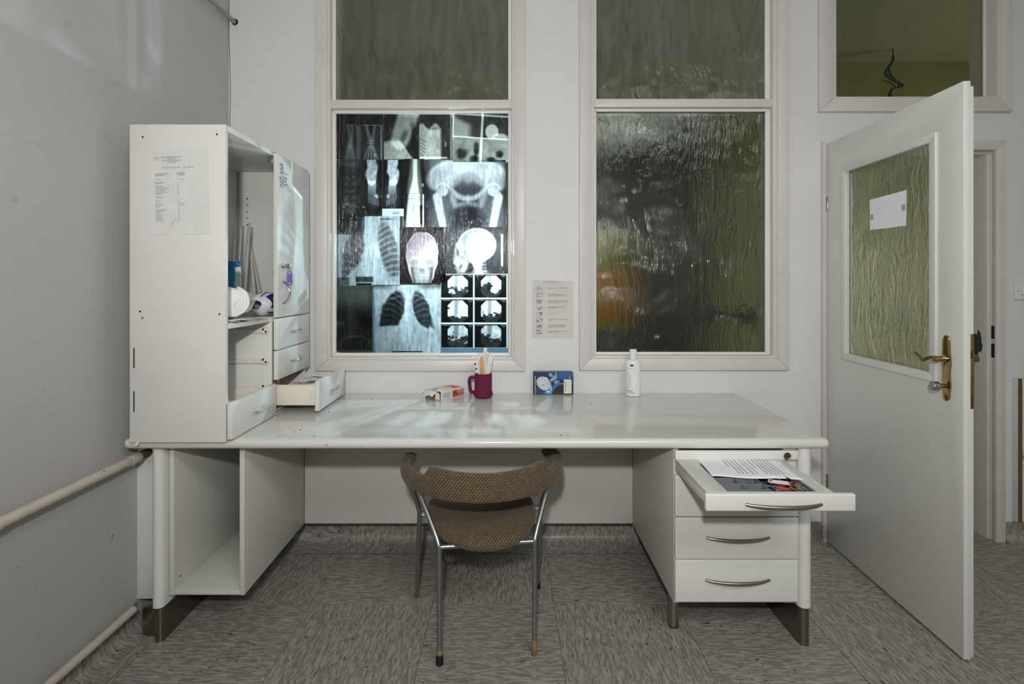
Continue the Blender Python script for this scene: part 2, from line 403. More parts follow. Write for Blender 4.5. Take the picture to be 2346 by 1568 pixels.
def film_mat():
    t = NT('xray_film'); a = t.add('ShaderNodeVertexColor', layer_name='print')
    tl = t.add('ShaderNodeBsdfTranslucent'); t.link(a.outputs[0], tl.inputs[0])
    tr = t.add('ShaderNodeBsdfTransparent'); t.link(a.outputs[0], tr.inputs[0])
    mx = t.add('ShaderNodeMixShader'); mx.inputs[0].default_value = FILM_SCATTER
    t.link(tr.outputs[0], mx.inputs[1]); t.link(tl.outputs[0], mx.inputs[2]); t.link(mx.outputs[0], t.out.inputs['Surface']); return t.m
m_film = film_mat()
m_print = print_mat('printed_card')

#@@STRUCTURE
# ------------------------------------------------------------------ the setting
YW, YB = 2.737, 2.897          # front and corridor face of the back wall
XL = -1.404
def wall_holes(name, m, xs, zs, holes, y0, y1):
    xs = sorted(set(xs)); zs = sorted(set(zs)); nx, nz = len(xs), len(zs)
    def solid(i, j):
        if not (0 <= i < nx - 1 and 0 <= j < nz - 1): return False
        cx = (xs[i] + xs[i + 1]) / 2; cz = (zs[j] + zs[j + 1]) / 2
        return not any(h[0] < cx < h[1] and h[2] < cz < h[3] for h in holes)
    b = MB()
    for y in (y0, y1):
        for z in zs:
            for x in xs: b.v.append((x, y, z))
    I = lambda i, j, k: k * nx * nz + j * nx + i
    for i in range(nx - 1):
        for j in range(nz - 1):
            if not solid(i, j): continue
            b.f.append((I(i, j, 0), I(i + 1, j, 0), I(i + 1, j + 1, 0), I(i, j + 1, 0)))
            b.f.append((I(i, j, 1), I(i, j + 1, 1), I(i + 1, j + 1, 1), I(i + 1, j, 1)))
            for di, dj, e in ((-1, 0, ((i, j), (i, j + 1))), (1, 0, ((i + 1, j), (i + 1, j + 1))), (0, -1, ((i, j), (i + 1, j))), (0, 1, ((i, j + 1), (i + 1, j + 1)))):
                if not solid(i + di, j + dj):
                    (a, c), (d, g) = e; b.f.append((I(a, c, 0), I(d, g, 0), I(d, g, 1), I(a, c, 1)))
    return struct(b.build(name, m, smooth=0))
CEIL, XR = 3.30, 3.9
W1 = dict(co=(-.959, .0952), ci=(-.900, .037), st=(-.885, .027), gl=(-.867, .009), zc=.859, zi=.914, zs=.929, zg=.9466, bar=(2.181, 2.2247), zlt=2.164, zub=2.240)
W2 = dict(co=(.368, 1.422), ci=(.427, 1.364), st=(.442, 1.340), gl=(.458, 1.3156), zc=.863, zi=.922, zs=.937, zg=.951, bar=(2.188, 2.229), zlt=2.173, zub=2.240)
ZT = 3.02
holes = [(W1['ci'][0] - .01, W1['ci'][1] + .01, W1['zi'] - .01, ZT + .02), (W2['ci'][0] - .01, W2['ci'][1] + .01, W2['zi'] - .01, ZT + .02),
         (1.64, 2.49, 2.222, 3.02), (1.625, 2.47, -.02, 2.0)]
xs = [XL - .15, XR + .1]; zs = [-.02, CEIL]
for h in holes: xs += h[:2]; zs += h[2:]
wall_holes('wall_back', m_wall, xs, zs, holes, YW, YB)
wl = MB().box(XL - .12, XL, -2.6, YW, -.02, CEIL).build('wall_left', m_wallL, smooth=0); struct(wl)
m_rear = wall_mat('wall_paint_rear', (150, 147, 140), .3)
struct(MB().box(XR, XR + .1, -2.6, YW, -.02, CEIL).build('wall_right', m_wall, smooth=0))
struct(MB().box(XL - .12, XR + .1, -2.7, -2.6, -.02, CEIL).build('wall_rear', m_rear, smooth=0))
struct(MB().box(XL - .12, XR + .1, -2.7, YB, CEIL, CEIL + .1).build('ceiling', m_ceil, smooth=0))
# crack in the corner of the left wall
ck = MB(); pz = 3.28; zz = []
while pz > 1.8: zz.append((YW - .001, pz)); pz -= .07
for (a, b_) in zip(zz[:-1], zz[1:]):
    o1 = .0035 * math.sin(a[1] * 9) ; o2 = .0035 * math.sin(b_[1] * 9)
    ck.v += [(XL + .004 + o1, YW - .0012, a[1]), (XL + .0065 + o1, YW - .0012, a[1]), (XL + .0065 + o2, YW - .0012, b_[1]), (XL + .004 + o2, YW - .0012, b_[1])]
    n = len(ck.v); ck.f.append((n - 4, n - 3, n - 2, n - 1))
ck.build('crack', m_hole, wl, smooth=0)
# corridor beyond
YF, CC = 4.60, 3.176
struct(MB().box(-2.6, 5.2, YF, YF + .1, -.02, CC).build('wall_far', m_green, smooth=0))
struct(MB().box(-2.7, -2.6, YB, YF + .1, -.02, CC).build('wall_far_left', m_green, smooth=0))
struct(MB().box(5.2, 5.3, YB, YF + .1, -.02, CC).build('wall_far_right', m_green, smooth=0))
struct(MB().box(-2.6, 5.2, YB, YF, CC, CC + .1).build('ceiling_far', m_cgrey, smooth=0))
# floor with its linoleum tiles
fl = MB().box(-2.7, 5.3, -2.7, YF + .1, -.06, -.0025).build('floor', m_seam, smooth=0); struct(fl)
PX, X0 = .494, -.300
tile_mesh = {}
def tile(x0, x1, y0, y1, turned):
    wx, wy = x1 - x0 - .003, y1 - y0 - .003
    if turned: wx, wy = wy, wx
    key = (round(wx, 3), round(wy, 3))
    if key not in tile_mesh:
        o = MB().box(-wx / 2, wx / 2, -wy / 2, wy / 2, -.0025, 0).build('floor_tile', m_floor, None, smooth=0); tile_mesh[key] = o.data
    else:
        o = bpy.data.objects.new('floor_tile', tile_mesh[key]); COL.objects.link(o)
    o.location = ((x0 + x1) / 2, (y0 + y1) / 2, 0); o.rotation_euler = (0, 0, math.pi / 2 if turned else 0); o.parent = fl
ys = [2.60, 2.20, 1.706, 1.212, .718]
for j in range(len(ys) - 1):
    for i in range(-3, 7):
        x0, x1 = X0 + i * PX, X0 + (i + 1) * PX
        x0 = max(x0, XL); x1 = min(x1, XR)
        if x1 - x0 < .03: continue
        tile(x0, x1, ys[j + 1], ys[j], (i + j) % 2 == 0)
MB().box(XL, XR, -2.6, .716, -.0025, 0).build('floor_field', m_floor, fl, smooth=0)
for k in range(2): tile(1.59 + k * .459, 2.049 + k * .459, 2.60, 2.74, k == 0)
for k in range(6): tile(1.4 + k * .494, 1.894 + k * .494, 2.74, 3.20, k % 2 == 0)
MB().box(-2.6, 5.2, 3.202, YF, -.0025, 0).build('floor_field', m_floor, fl, smooth=0)
# coved linoleum skirting
def cove(name, parent, p0, p1, turned, h=.094, run=.135):
    """strip from p0 to p1 (2D points on the wall foot), curving from floor to wall; wall on the left of travel"""
    d = Vector((p1[0] - p0[0], p1[1] - p0[1], 0)); L = d.length; d.normalize(); nrm = Vector((d.y, -d.x, 0))
    prof = [(run, .0003), (.045, .0005)] + [(.003 + .032 * (1 - math.sin(a)), .003 + .032 * (1 - math.cos(a))) for a in [i * math.pi / 12 for i in range(1, 7)]] + [(.003, h), (0, h)]
    b = MB(); base = Vector((p0[0], p0[1], 0))
    for s_ in (0.0004, L - .0004):
        for r, z in prof: b.v.append(tuple(base + d * s_ + nrm * r + Vector((0, 0, z))))
    n = len(prof)
    for i in range(n - 1): b.f.append((i, i + 1, n + i + 1, n + i))
    return b.build(name, turned, parent, smooth=1.0)
bb = thing('baseboard_back', None, None, (0, YW, 0)); struct(bb)
e = [XL + .0] + [X0 + i * PX for i in range(-2, 4)] + [1.588]
for i in range(len(e) - 1): cove('skirting_piece', bb, (e[i], YW), (e[i + 1], YW), m_floor if i % 2 else floor_mat('linoleum_skirting_%d' % i, True))
cove('skirting_piece', bb, (2.507, YW), (3.0, YW), floor_mat('linoleum_skirting_r', True)); cove('skirting_piece', bb, (3.0, YW), (XR, YW), m_floor)
bl = thing('baseboard_left', None, None, (XL, 1, 0)); struct(bl)
for y0, y1 in ((.3, .9), (.9, 1.5), (1.5, 2.055)): cove('skirting_piece', bl, (XL, y0), (XL, y1), m_floor if y0 > 1 else m_floorv, run=.06)

def frame_boards(parent, name, m, x0o, x0i, x1i, x1o, z0o, z0i, z1i, z1o, y0, y1, bevel=.002):
    """four mitred boards round an opening"""
    P = [((x0o, z0o), (x0i, z0i), (x0i, z1i), (x0o, z1o)), ((x1i, z0i), (x1o, z0o), (x1o, z1o), (x1i, z1i)),
         ((x0o, z0o), (x1o, z0o), (x1i, z0i), (x0i, z0i)), ((x0i, z1i), (x1i, z1i), (x1o, z1o), (x0o, z1o))]
    for p in P: MB().prism(p, 'y', y0, y1).build(name, m, parent, bevel, 2)
def two_sided(o):
    o.data.materials.append(m_clear)
    for p in o.data.polygons: p.material_index = 0 if p.normal.y < -.5 else 1
    return o
def pane(parent, m, x0, x1, z0, z1, y0, y1):
    o = MB().box(x0, x1, y0, y1, z0, z1).build('pane', m, parent, smooth=0)
    return o if m is m_rip_film else two_sided(o)
m_bead = mat('white_glazing_bead', (226, 224, 221), .35, var=.02)
def window(n, W, lower):
    t = thing('window_%d' % n, None, None, ((W['co'][0] + W['co'][1]) / 2, YW, W['zc'])); struct(t)
    frame_boards(t, 'casing_board', m_cream, W['co'][0], W['ci'][0], W['ci'][1], W['co'][1], W['zc'], W['zi'], ZT, ZT + .06, 2.715, YW + .001, .003)
    frame_boards(t, 'frame_stop', m_cream, W['ci'][0], W['st'][0], W['st'][1], W['ci'][1], W['zi'], W['zs'], ZT - .015, ZT, 2.719, YB - .02, .0015)
    MB().box(W['st'][0], W['st'][1], 2.722, YB - .02, W['bar'][0], W['bar'][1]).build('transom_bar', m_cream, t, .002)
    frame_boards(t, 'glazing_bead', m_bead, W['st'][0], W['gl'][0], W['gl'][1], W['st'][1], W['zs'], W['zg'], W['zlt'], W['bar'][0], 2.748, 2.762, .004)
    frame_boards(t, 'glazing_bead', m_bead, W['st'][0], W['gl'][0], W['gl'][1], W['st'][1], W['bar'][1], W['zub'] - .006, ZT - .03, ZT - .015, 2.75, 2.764, .003)
    pane(t, lower, W['st'][0] + .004, W['st'][1] - .004, W['zs'] + .004, W['bar'][0] - .002, 2.763, 2.768)
    pane(t, m_rip_hi, W['st'][0] + .004, W['st'][1] - .004, W['bar'][1] + .002, ZT - .02, 2.765, 2.770)
    return t
window(1, W1, m_rip_film); window(2, W2, m_rip)
# window above the door, clear glass set deep
t = thing('window_3', None, None, (2.06, YW, 2.16)); struct(t)
frame_boards(t, 'casing_board', m_cream, 1.573, 1.645, 2.485, 2.542, 2.164, 2.229, ZT, ZT + .06, 2.715, YW + .001, .003)
frame_boards(t, 'frame_stop', m_cream, 1.645, 1.660, 2.472, 2.485, 2.229, 2.240, ZT - .02, ZT, 2.722, YB - .005, .0015)
pane(t, m_clear, 1.658, 2.474, 2.238, ZT - .018, 2.806, 2.810)
MB().box(2.462, 2.472, 2.79, 2.80, 2.24, ZT - .02).build('glazing_bead', m_bead, t, .002)
# door frame
t = thing('door_1', None, None, (2.05, YW, 0)); struct(t)
def portal(name, m, xo0, xi0, xi1, xo1, zi, zo, y0, y1):
    MB().prism([(xo0, 0), (xi0, 0), (xi0, zi), (xo0, zo)], 'y', y0, y1).build(name, m, t, .002)
    MB().prism([(xi1, 0), (xo1, 0), (xo1, zo), (xi1, zi)], 'y', y0, y1).build(name, m, t, .002)
    MB().prism([(xi0, zi), (xi1, zi), (xo1, zo), (xo0, zo)], 'y', y0, y1).build(name, m, t, .002)
portal('door_casing', m_cream, 1.590, 1.638, 2.457, 2.505, 1.970, 2.017, 2.714, 2.7385)
portal('door_lining', m_cream, 1.626, 1.638, 2.457, 2.469, 1.970, 1.982, 2.7385, 2.96)
portal('door_stop', m_cream, 1.638, 1.652, 2.444, 2.457, 1.956, 1.970, 2.752, 2.96)
for z0, z1 in ((1.020, 1.085), (.925, .995)):
    MB().box(2.4558, 2.4575, 2.724, 2.741, z0, z1).build('strike_slot', m_hole, t, smooth=0)
sp = MB(); rr = random.Random(4)
sp.poly([(2.4434, 2.815 + .035 * math.cos(a) * rr.uniform(.7, 1.2), .985 + .07 * math.sin(a) * rr.uniform(.6, 1.25)) for a in [k * math.pi / 11 for k in range(22)]])
sp.build('dark_jamb_patch', mat('dark_slate', (62, 66, 64), .6), t, smooth=0)  # irregular dark patch on the right side of the door lining
# boxed filler between the left wall and the desk
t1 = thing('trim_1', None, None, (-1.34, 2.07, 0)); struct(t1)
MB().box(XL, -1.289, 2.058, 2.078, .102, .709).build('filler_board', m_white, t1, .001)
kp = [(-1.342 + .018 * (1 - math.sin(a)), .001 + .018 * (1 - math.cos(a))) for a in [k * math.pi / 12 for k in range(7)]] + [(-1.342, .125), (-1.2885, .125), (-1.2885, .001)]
MB().prism(kp, 'y', 1.995, 2.000).build('dark_plate', m_dsteel, t1, .002)  # dark metal plate filling the recess under the filler board
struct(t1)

#@@DOOR
# ------------------------------------------------------------------ open door leaf (local: s along leaf from hinge, n away from visible face)
LW = .845
dl = thing('door_leaf', 'white door with rippled glass panel standing open at the right', 'door', (1.606, 2.705, .008), local=True, rz=math.radians(-92.3))
# local frame: +x runs from the hinge to the free edge, +y points to the corridor side of the leaf
def ring(b, x0, x1, z0, z1, hx0, hx1, hz0, hz1, y0, y1):
    P = [(x0, z0), (x1, z0), (x1, z1), (x0, z1)]; Q = [(hx0, hz0), (hx1, hz0), (hx1, hz1), (hx0, hz1)]
    n = len(b.v)
    for y in (y0, y1): b.v += [(u, y, w_) for u, w_ in P] + [(u, y, w_) for u, w_ in Q]
    for k in range(4):
        k2 = (k + 1) % 4
        b.f += [(n + k, n + k2, n + 4 + k2, n + 4 + k), (n + 8 + k, n + 12 + k, n + 12 + k2, n + 8 + k2),
                (n + k, n + 8 + k, n + 8 + k2, n + k2), (n + 4 + k, n + 4 + k2, n + 12 + k2, n + 12 + k)]
    return b
GX0, GX1, GZ0, GZ1 = .128, .726, .932, 1.849
ring(MB(), 0, LW, 0, 1.992, GX0 + .02, GX1 - .02, GZ0 + .02, GZ1 - .02, 0, .024).build('panel', m_white, dl, .002)
ring(MB(), .012, LW - .013, .0, 1.978, GX0 + .02, GX1 - .02, GZ0 + .02, GZ1 - .02, .0245, .044).build('rebate_panel', m_white, dl, .0015)
for a, b_, c, d_ in ((GX0, GX1, GZ0, GZ1),):
    for p in ([(a, c), (a + .032, c + .032), (a + .032, d_ - .032), (a, d_)], [(b_ - .032, c + .032), (b_, c), (b_, d_), (b_ - .032, d_ - .032)],
              [(a, c), (b_, c), (b_ - .032, c + .032), (a + .032, c + .032)], [(a + .032, d_ - .032), (b_ - .032, d_ - .032), (b_, d_), (a, d_)]):
        MB().prism(p, 'y', -.009, .014).build('glazing_bead', m_white, dl, .003)
two_sided(MB().box(GX0 + .022, GX1 - .022, .018, .022, GZ0 + .022, GZ1 - .022).build('pane', m_rip, dl, smooth=0))
# putty smear along the hinge side of the pane
pm = MB(); rr = random.Random(2); zz = [GZ0 + .033 + k * .028 for k in range(31)]
L0 = [(GX0 + .03, .0172, z) for z in zz]; L1 = [(GX0 + .052 + rr.uniform(-.008, .008), .0172, z) for z in zz]
pm.v = L0 + L1; pm.f = [(i, i + 1, 31 + i + 1, 31 + i) for i in range(30)]
pm.build('putty', mat('dry_putty', (190, 190, 182), .8, var=.1, vscale=60), dl, smooth=0, solid=.0008)
# long brass backplate with a waisted outline
hx = .772
half = [(.0, 1.110), (.009, 1.107), (.0155, 1.096), (.0175, 1.082), (.0165, 1.060), (.0195, 1.038), (.0230, 1.018), (.0205, .995), (.0175, .975), (.0185, .958), (.0215, .935), (.0195, .918), (.0165, .905), (.0175, .893), (.0135, .882), (.006, .876), (0, .875)]
pl = [(hx + u, z) for u, z in half] + [(hx - u, z) for u, z in half[::-1][1:-1]]
bp = MB().prism(pl, 'y', -.0055, 0).build('backplate', m_brass, dl, .002, 2)
for z in (1.098, .888): MB().lathe([(.003, -.0065), (.003, -.005)], (hx, 0, z), 10, 'y').build('screw', m_hole, bp)
zl = 1.026
sp_ = spline([(hx, -.046, zl), (hx - .012, -.049, zl + .001), (hx - .03, -.05, zl - .004), (hx - .045, -.05, zl - .011), (hx - .062, -.05, zl - .004), (hx - .085, -.049, zl + .008), (hx - .106, -.046, zl + .008), (hx - .118, -.044, zl + .004)], 4)
lv = MB().tube(sp_, [.0085 + .0015 * math.sin(i / 9) - (.0035 if i > 14 else 0) for i in range(len(sp_))], 12, flat=.75)
lv.build('lever', m_brass, dl)
MB().lathe([(.013, -.004), (.014, -.012), (.0095, -.018), (.0085, -.034), (.0115, -.042), (.009, -.055), (.002, -.056)], (hx, 0, zl), 20, 'y').build('lever_neck', m_brass, dl)
MB().lathe([(.0075, -.004), (.0075, -.032)], (hx - .002, 0, .928), 16, 'y').build('cylinder_lock', m_brass, dl)
MB().lathe([(.0075, -.028), (.0155, -.031), (.0165, -.034), (.0165, -.050), (.0135, -.0535), (.0, -.054)], (hx - .002, 0, .928), 24, 'y').build('thumb_turn', m_steel, dl)
# corridor side lever
MB().prism(pl, 'y', .0445, .050).build('backplate', m_brass, dl, .002, 2)
MB().lathe([(.010, .048), (.009, .06), (.009, .08), (.0125, .092), (.0125, .103), (.006, .106)], (hx, 0, zl), 18, 'y').build('lever_neck', m_brass, dl)
sp2 = spline([(hx, .095, zl), (hx - .04, .097, zl - .009), (hx - .08, .096, zl + .006), (hx - .115, .092, zl + .004)], 5)
MB().tube(sp2, .0075, 10, flat=.75).build('lever', m_brass, dl)
# lock case in the edge
MB().box(LW - .0145, LW - .0125, .026, .0425, .86, 1.12).build('lock_faceplate', m_brass, dl, .0005)
MB().box(LW - .0130, LW - .0119, .030, .038, 1.035, 1.06).build('latch', m_hole, dl, smooth=0)
MB().box(LW - .0130, LW - .0118, .0415, .0445, .865, 1.118).build('worn_edge', m_brown, dl, smooth=0)
for z in (1.69, .30):
    MB().lathe([(.0075, z - .035), (.0075, z + .035)], (-.008, .004, 0), 12).build('hinge', m_steel, dl, .001)
# paper on the far side of the door glass
MB().poly([(.305, .0168, 1.663), (.540, .0168, 1.668), (.538, .0168, 1.525), (.310, .0168, 1.529)]).build('paper_notice', mat('white_notice_paper', (246, 247, 250), .7, var=.02, vscale=30), None, smooth=0, solid=.0006)
pn = bpy.data.objects['paper_notice']; pn.location = dl.location; pn.rotation_euler = dl.rotation_euler
tag(pn, 'blank white paper stuck on the rippled glass of the open door', 'paper')
for u, z in ((.322, 1.585), (.522, 1.600)):
    MB().box(u - .010, u + .010, .0159, .0163, z - .012, z + .012).build('tape', mat('grey_tape', (168, 172, 160), .6), pn, smooth=0)

#@@WALLTHINGS
# ------------------------------------------------------------------ pipes and things on the walls
hr = thing('handrail', 'cream painted round handrail running along the left wall below the desk top', 'handrail', (-1.36, 1.3, .66))
MB().tube([(-1.36, .2, .66), (-1.36, 2.02, .66)], .0160, 16).build('rail', m_pipe, hr)
MB().tube([(-1.36, 1.955, .66), (-1.36, 1.975, .66), (-1.36, 2.0, .66)], [.0185, .0200, .0185], 16).build('collar', m_pipe, hr)
MB().tube([(-1.36, 2.0, .66), (-1.36, 2.056, .662)], .0165, 14).build('end_fitting', m_brown, hr)
MB().tube([(-1.36, 1.425, .66), (-1.36, 1.445, .66)], .0195, 16).build('collar', m_pipe, hr)
MB().tube([(-1.36, 1.435, .655), (-1.375, 1.435, .635), (XL, 1.435, .63)], .007, 8).build('bracket', m_steel, hr)
pp = thing('skirting_pipe', 'thin cream pipe running along the foot of the left wall', 'pipe', (-1.37, 1.3, .1))
MB().tube([(-1.368, .2, .104), (-1.368, 1.985, .104)], .0140, 14).build('pipe_run', m_pipe, pp)
MB().box(XL, -1.372, 1.2, 1.215, .098, .112).build('pipe_clip', m_steel, pp)
up = thing('grey_pipe', 'grey pipe high on the left wall entering the corner wall', 'pipe', (-1.375, 2.4, 2.62))
MB().tube([(-1.375, .3, 2.622), (-1.375, YW + .01, 2.622)], .0105, 14).build('pipe_run', m_gpipe, up)
MB().lathe([(.0125, YW - .0018), (.0165, YW - .0008)], (-1.372, 0, 2.622), 20, 'y').build('wall_hole', m_hole, up)
tpq = MB().box(XL, XL + .0006, 1.535, 1.557, 1.535, 1.552).build('adhesive_tape', mat('yellowed_tape', (176, 172, 158), .5), smooth=0)
tag(tpq, 'small square of old tape stuck on the left wall', 'tape')
sw = thing('light_switch', 'white rocker light switch on the wall right of the door', 'light switch', (2.62, YW, 1.24))
MB().box(2.563, 2.649, 2.727, YW, 1.217, 1.302).build('switch_plate', m_edge, sw, .002)
MB().box(2.592, 2.640, 2.7205, 2.727, 1.243, 1.274).build('rocker', m_edge, sw, .002)
MB().lathe([(.003, 2.7262), (.003, 2.7275)], (2.580, 0, 1.262), 10, 'y').build('screw', m_steel, sw)
cp = thing('chipboard_panel', 'white panel end with raw brown chipboard edge right of the door', 'panel', (2.57, 2.72, .1))
MB().box(2.556, 2.578, 2.7045, YW, .104, .826).build('board', m_wall, cp, .0005)
MB().box(2.5565, 2.5775, 2.7035, 2.7045, .104, .824).build('raw_edge', m_brown, cp, smooth=0)
vf = thing('drain_outlet', 'small white pipe outlet beside the brown panel edge at the far right', 'pipe', (2.60, 2.7, .44))
MB().lathe([(.024, 2.736), (.024, 2.706), (.021, 2.704), (.018, 2.706), (.0175, 2.72), (0.0, 2.72)], (2.612, 0, .438), 20, 'y').build('socket', m_edge, vf)
MB().box(2.588, 2.70, 2.724, YW, .385, .415).build('collar', m_edge, vf, .002)
# wires of a missing lamp in the corridor
wr = thing('hanging_wire', 'loose black wires hanging behind the clear window above the door', 'wire', (3.16, 4.35, CC))
def wpt(px, py, Y=4.35): return (X(px, Y), Y, Z(py, Y))
MB().tube(spline([wpt(2046, 130), wpt(2044, 143), wpt(2034, 155), wpt(2028, 168), wpt(2036, 178), wpt(2050, 186), wpt(2066, 194), wpt(2064, 200), wpt(2044, 205), wpt(2038, 216)], 5), .010, 8).build('cable', m_black, wr)
MB().tube(spline([wpt(2044, 140), wpt(2036, 160), wpt(2044, 176), wpt(2058, 192), wpt(2056, 203)], 5), .007, 8).build('cable', m_black, wr)
MB().tube(spline([wpt(2022, 185), wpt(2040, 190), wpt(2052, 200)], 4), .005, 6).build('cable', m_black, wr)
MB().lathe([(.02, -.075), (.024, -.03), (.018, 0), (.008, .01)], wpt(2038, 219), 16).build('lamp_socket', m_black, wr)
MB().tube([wpt(2046, 112), wpt(2046, 132)], .005, 8).build('cable', m_black, wr)
# blurred furniture in the corridor
oc = thing('orange_cupboard', 'orange and yellow cupboard blurred behind the right rippled window', 'cupboard', (.69, 4.0, 0))
m_or = mat('orange_varnish', (156, 100, 4), .4, var=.1); m_yl = mat('yellow_varnish', (124, 116, 12), .4)
MB().box(.50, .87, 3.86, 4.14, 1.0, 1.40).build('carcass', m_or, oc, .01); MB().box(.51, .86, 3.87, 4.13, 1.40, 1.68).build('upper_box', m_yl, oc, .01)
MB().box(.51, .68, 3.85, 3.86, 1.01, 1.39).build('door', m_or, oc, .004); MB().box(.69, .86, 3.85, 3.86, 1.01, 1.39).build('door', m_or, oc, .004)
MB().box(.50, .87, 3.855, 4.14, .96, 1.0).build('plinth', m_yl, oc)
MB().box(.50, .87, 3.86, 4.14, 0, .96).build('base_cupboard', mat('dark_brown_base', (44, 36, 22), .5), oc, .01)
dc = thing('dark_wardrobe', 'tall black wardrobe blurred behind the right rippled window', 'wardrobe', (1.13, 4.4, 0))
m_dk = mat('black_brown_veneer', (30, 28, 24), .5)
MB().box(.60, 1.66, 4.22, 4.58, 0.06, 2.62).build('carcass', m_dk, dc, .01)
for a in (.61, 1.135): MB().box(a, a + .515, 4.2, 4.22, .1, 2.6).build('door', m_dk, dc, .004)
MB().box(.62, 1.64, 4.24, 4.55, 0, .06).build('plinth', m_black, dc)
br = thing('bumper_rail', 'dark horizontal rail on the green corridor wall behind the right window', 'rail', (2.2, YF, 1.0))
MB().box(1.82, 3.4, YF - .03, YF, .95, 1.06).build('rail_board', m_dk, br, .005)

#@@DESK
# ------------------------------------------------------------------ desk
dk = thing('desk', 'long white built-in desk with rounded front edge along the wall', 'desk', (-.1, 2.3, 0))
MB().box(-1.367, 1.156, 1.925, YW - .001, .7105, .748).build('desktop', m_desk, dk, .0178, 6)
def leg_panel(x0, x1, yf, yb, z0, z1, name, m, par):
    r = (x1 - x0) / 2; cx = (x0 + x1) / 2
    p = [(cx + r * math.cos(a), yf + r - r * math.sin(a)) for a in [math.pi - k * math.pi / 12 for k in range(13)]]
    p = [(x0, yb)] + p + [(x1, yb)]
    return MB().prism(p, 'z', z0, z1).build(name, m, par, 0, smooth=.7)
lg = leg_panel(-1.287, -1.245, 1.955, 2.60, .126, .7105, 'leg_panel', m_white, dk)
leg_panel(-1.280, -1.247, 1.960, 2.56, 0, .126, 'steel_foot', m_dsteel, lg)
rg = leg_panel(1.052, 1.100, 1.938, 2.60, .137, .7105, 'leg_panel', m_white, dk)
leg_panel(1.055, 1.094, 1.941, 2.56, 0, .137, 'steel_foot', m_dsteel, rg)
box('modesty_panel', m_under, dk, -.962, .602, 2.58, 2.598, .155, .7105)
# open shelf box hung under the left of the desk
ob = thing('open_shelf_unit', 'open white box unit hanging under the left end of the desk', 'shelf unit', (-1.1, 2.28, .155))
box('side_board', m_under, ob, -1.239, -1.222, 1.990, 2.579, .155, .7095)
box('side_board', m_under, ob, -.981, -.963, 1.990, 2.579, .155, .7095)
box('bottom_board', m_under, ob, -1.222, -.981, 1.992, 2.579, .155, .172)
box('back_board', m_under, ob, -1.222, -.981, 2.565, 2.579, .172, .7095)
for z in (.70, .205): MB().lathe([(.004, -1.2225), (.004, -1.2213)], (0, 2.02 if z > .5 else 2.03, z), 8, 'x').build('screw_hole', m_hole, ob)
# drawer pedestal
pd = thing('drawer_pedestal', 'white drawer pedestal under the right end of the desk', 'drawer unit', (.82, 2.25, 0))
box('side_panel', m_under, pd, .603, .621, 1.953, 2.579, .149, .7095)
box('side_panel', m_under, pd, 1.0, 1.0455, 1.953, 2.579, .149, .7095)
box('bottom_panel', m_under, pd, .621, 1.0, 1.955, 2.579, .149, .166)
box('back_panel', m_under, pd, .621, 1.0, 2.565, 2.579, .166, .7095)
box('divider', m_under, pd, .621, 1.0, 1.96, 2.56, .598, .612)
YD = 1.935
def front(name, z0, z1, parent, y=YD, x0=.604, x1=1.0455, th=.018, bev=.005):
    return MB().box(x0, x1, y, y + th, z0, z1).build(name, m_white, parent, bev, 3)
fr = front('top_rail', Z(1055, YD), Z(1034, YD), pd, bev=.004)
MB().lathe([(.0125, YD + .001), (.0135, YD - .002), (.012, YD - .0035), (.0095, YD - .002), (0, YD - .002)], (X(1803.5, YD), 0, Z(1045.5, YD)), 24, 'y').build('lock', m_dsteel, fr)
MB().box(X(1803.5, YD) - .0012 - .003, X(1803.5, YD) + .0042, YD - .0026, YD - .0018, Z(1045.5, YD) - .001, Z(1045.5, YD) + .001).build('keyhole', m_hole, fr, smooth=0)
def bow_handle(parent, x0, x1, z, y, drop=.004):
    pts = []; n = 14
    for i in range(n + 1):
        t_ = i / n; u = x0 + (x1 - x0) * t_; k = 1 - (2 * t_ - 1) ** 2
        pts.append((u, y - .001 - .020 * k ** .75, z - drop * k))
    return MB().tube(pts, [.0045 + .0022 * (1 - (2 * i / n - 1) ** 2) for i in range(n + 1)], 12).build('bow_handle', m_steel, parent)
for (a, b_, hy, hx0, hx1) in ((1090, 1185, None, 0, 0), (1187.5, 1283, 1232, 1618, 1762), (1284.5, 1381.5, 1329, 1616, 1763)):
    d_ = front('drawer_front', Z(b_, YD), Z(a, YD), pd)
    if hy: bow_handle(d_, X(hx0, YD), X(hx1, YD), Z(hy, YD), YD)
for fx in (.635,):
    MB().lathe([(.0195, .003), (.0195, .10), (.018, .101), (.018, .149)], (fx if fx < .8 else .99, 2.06, 0), 20).build('steel_foot', m_steel, pd)
    MB().lathe([(.0205, 0), (.0205, .004)], (fx if fx < .8 else .99, 2.06, 0), 20).build('foot_pad', m_black, pd)
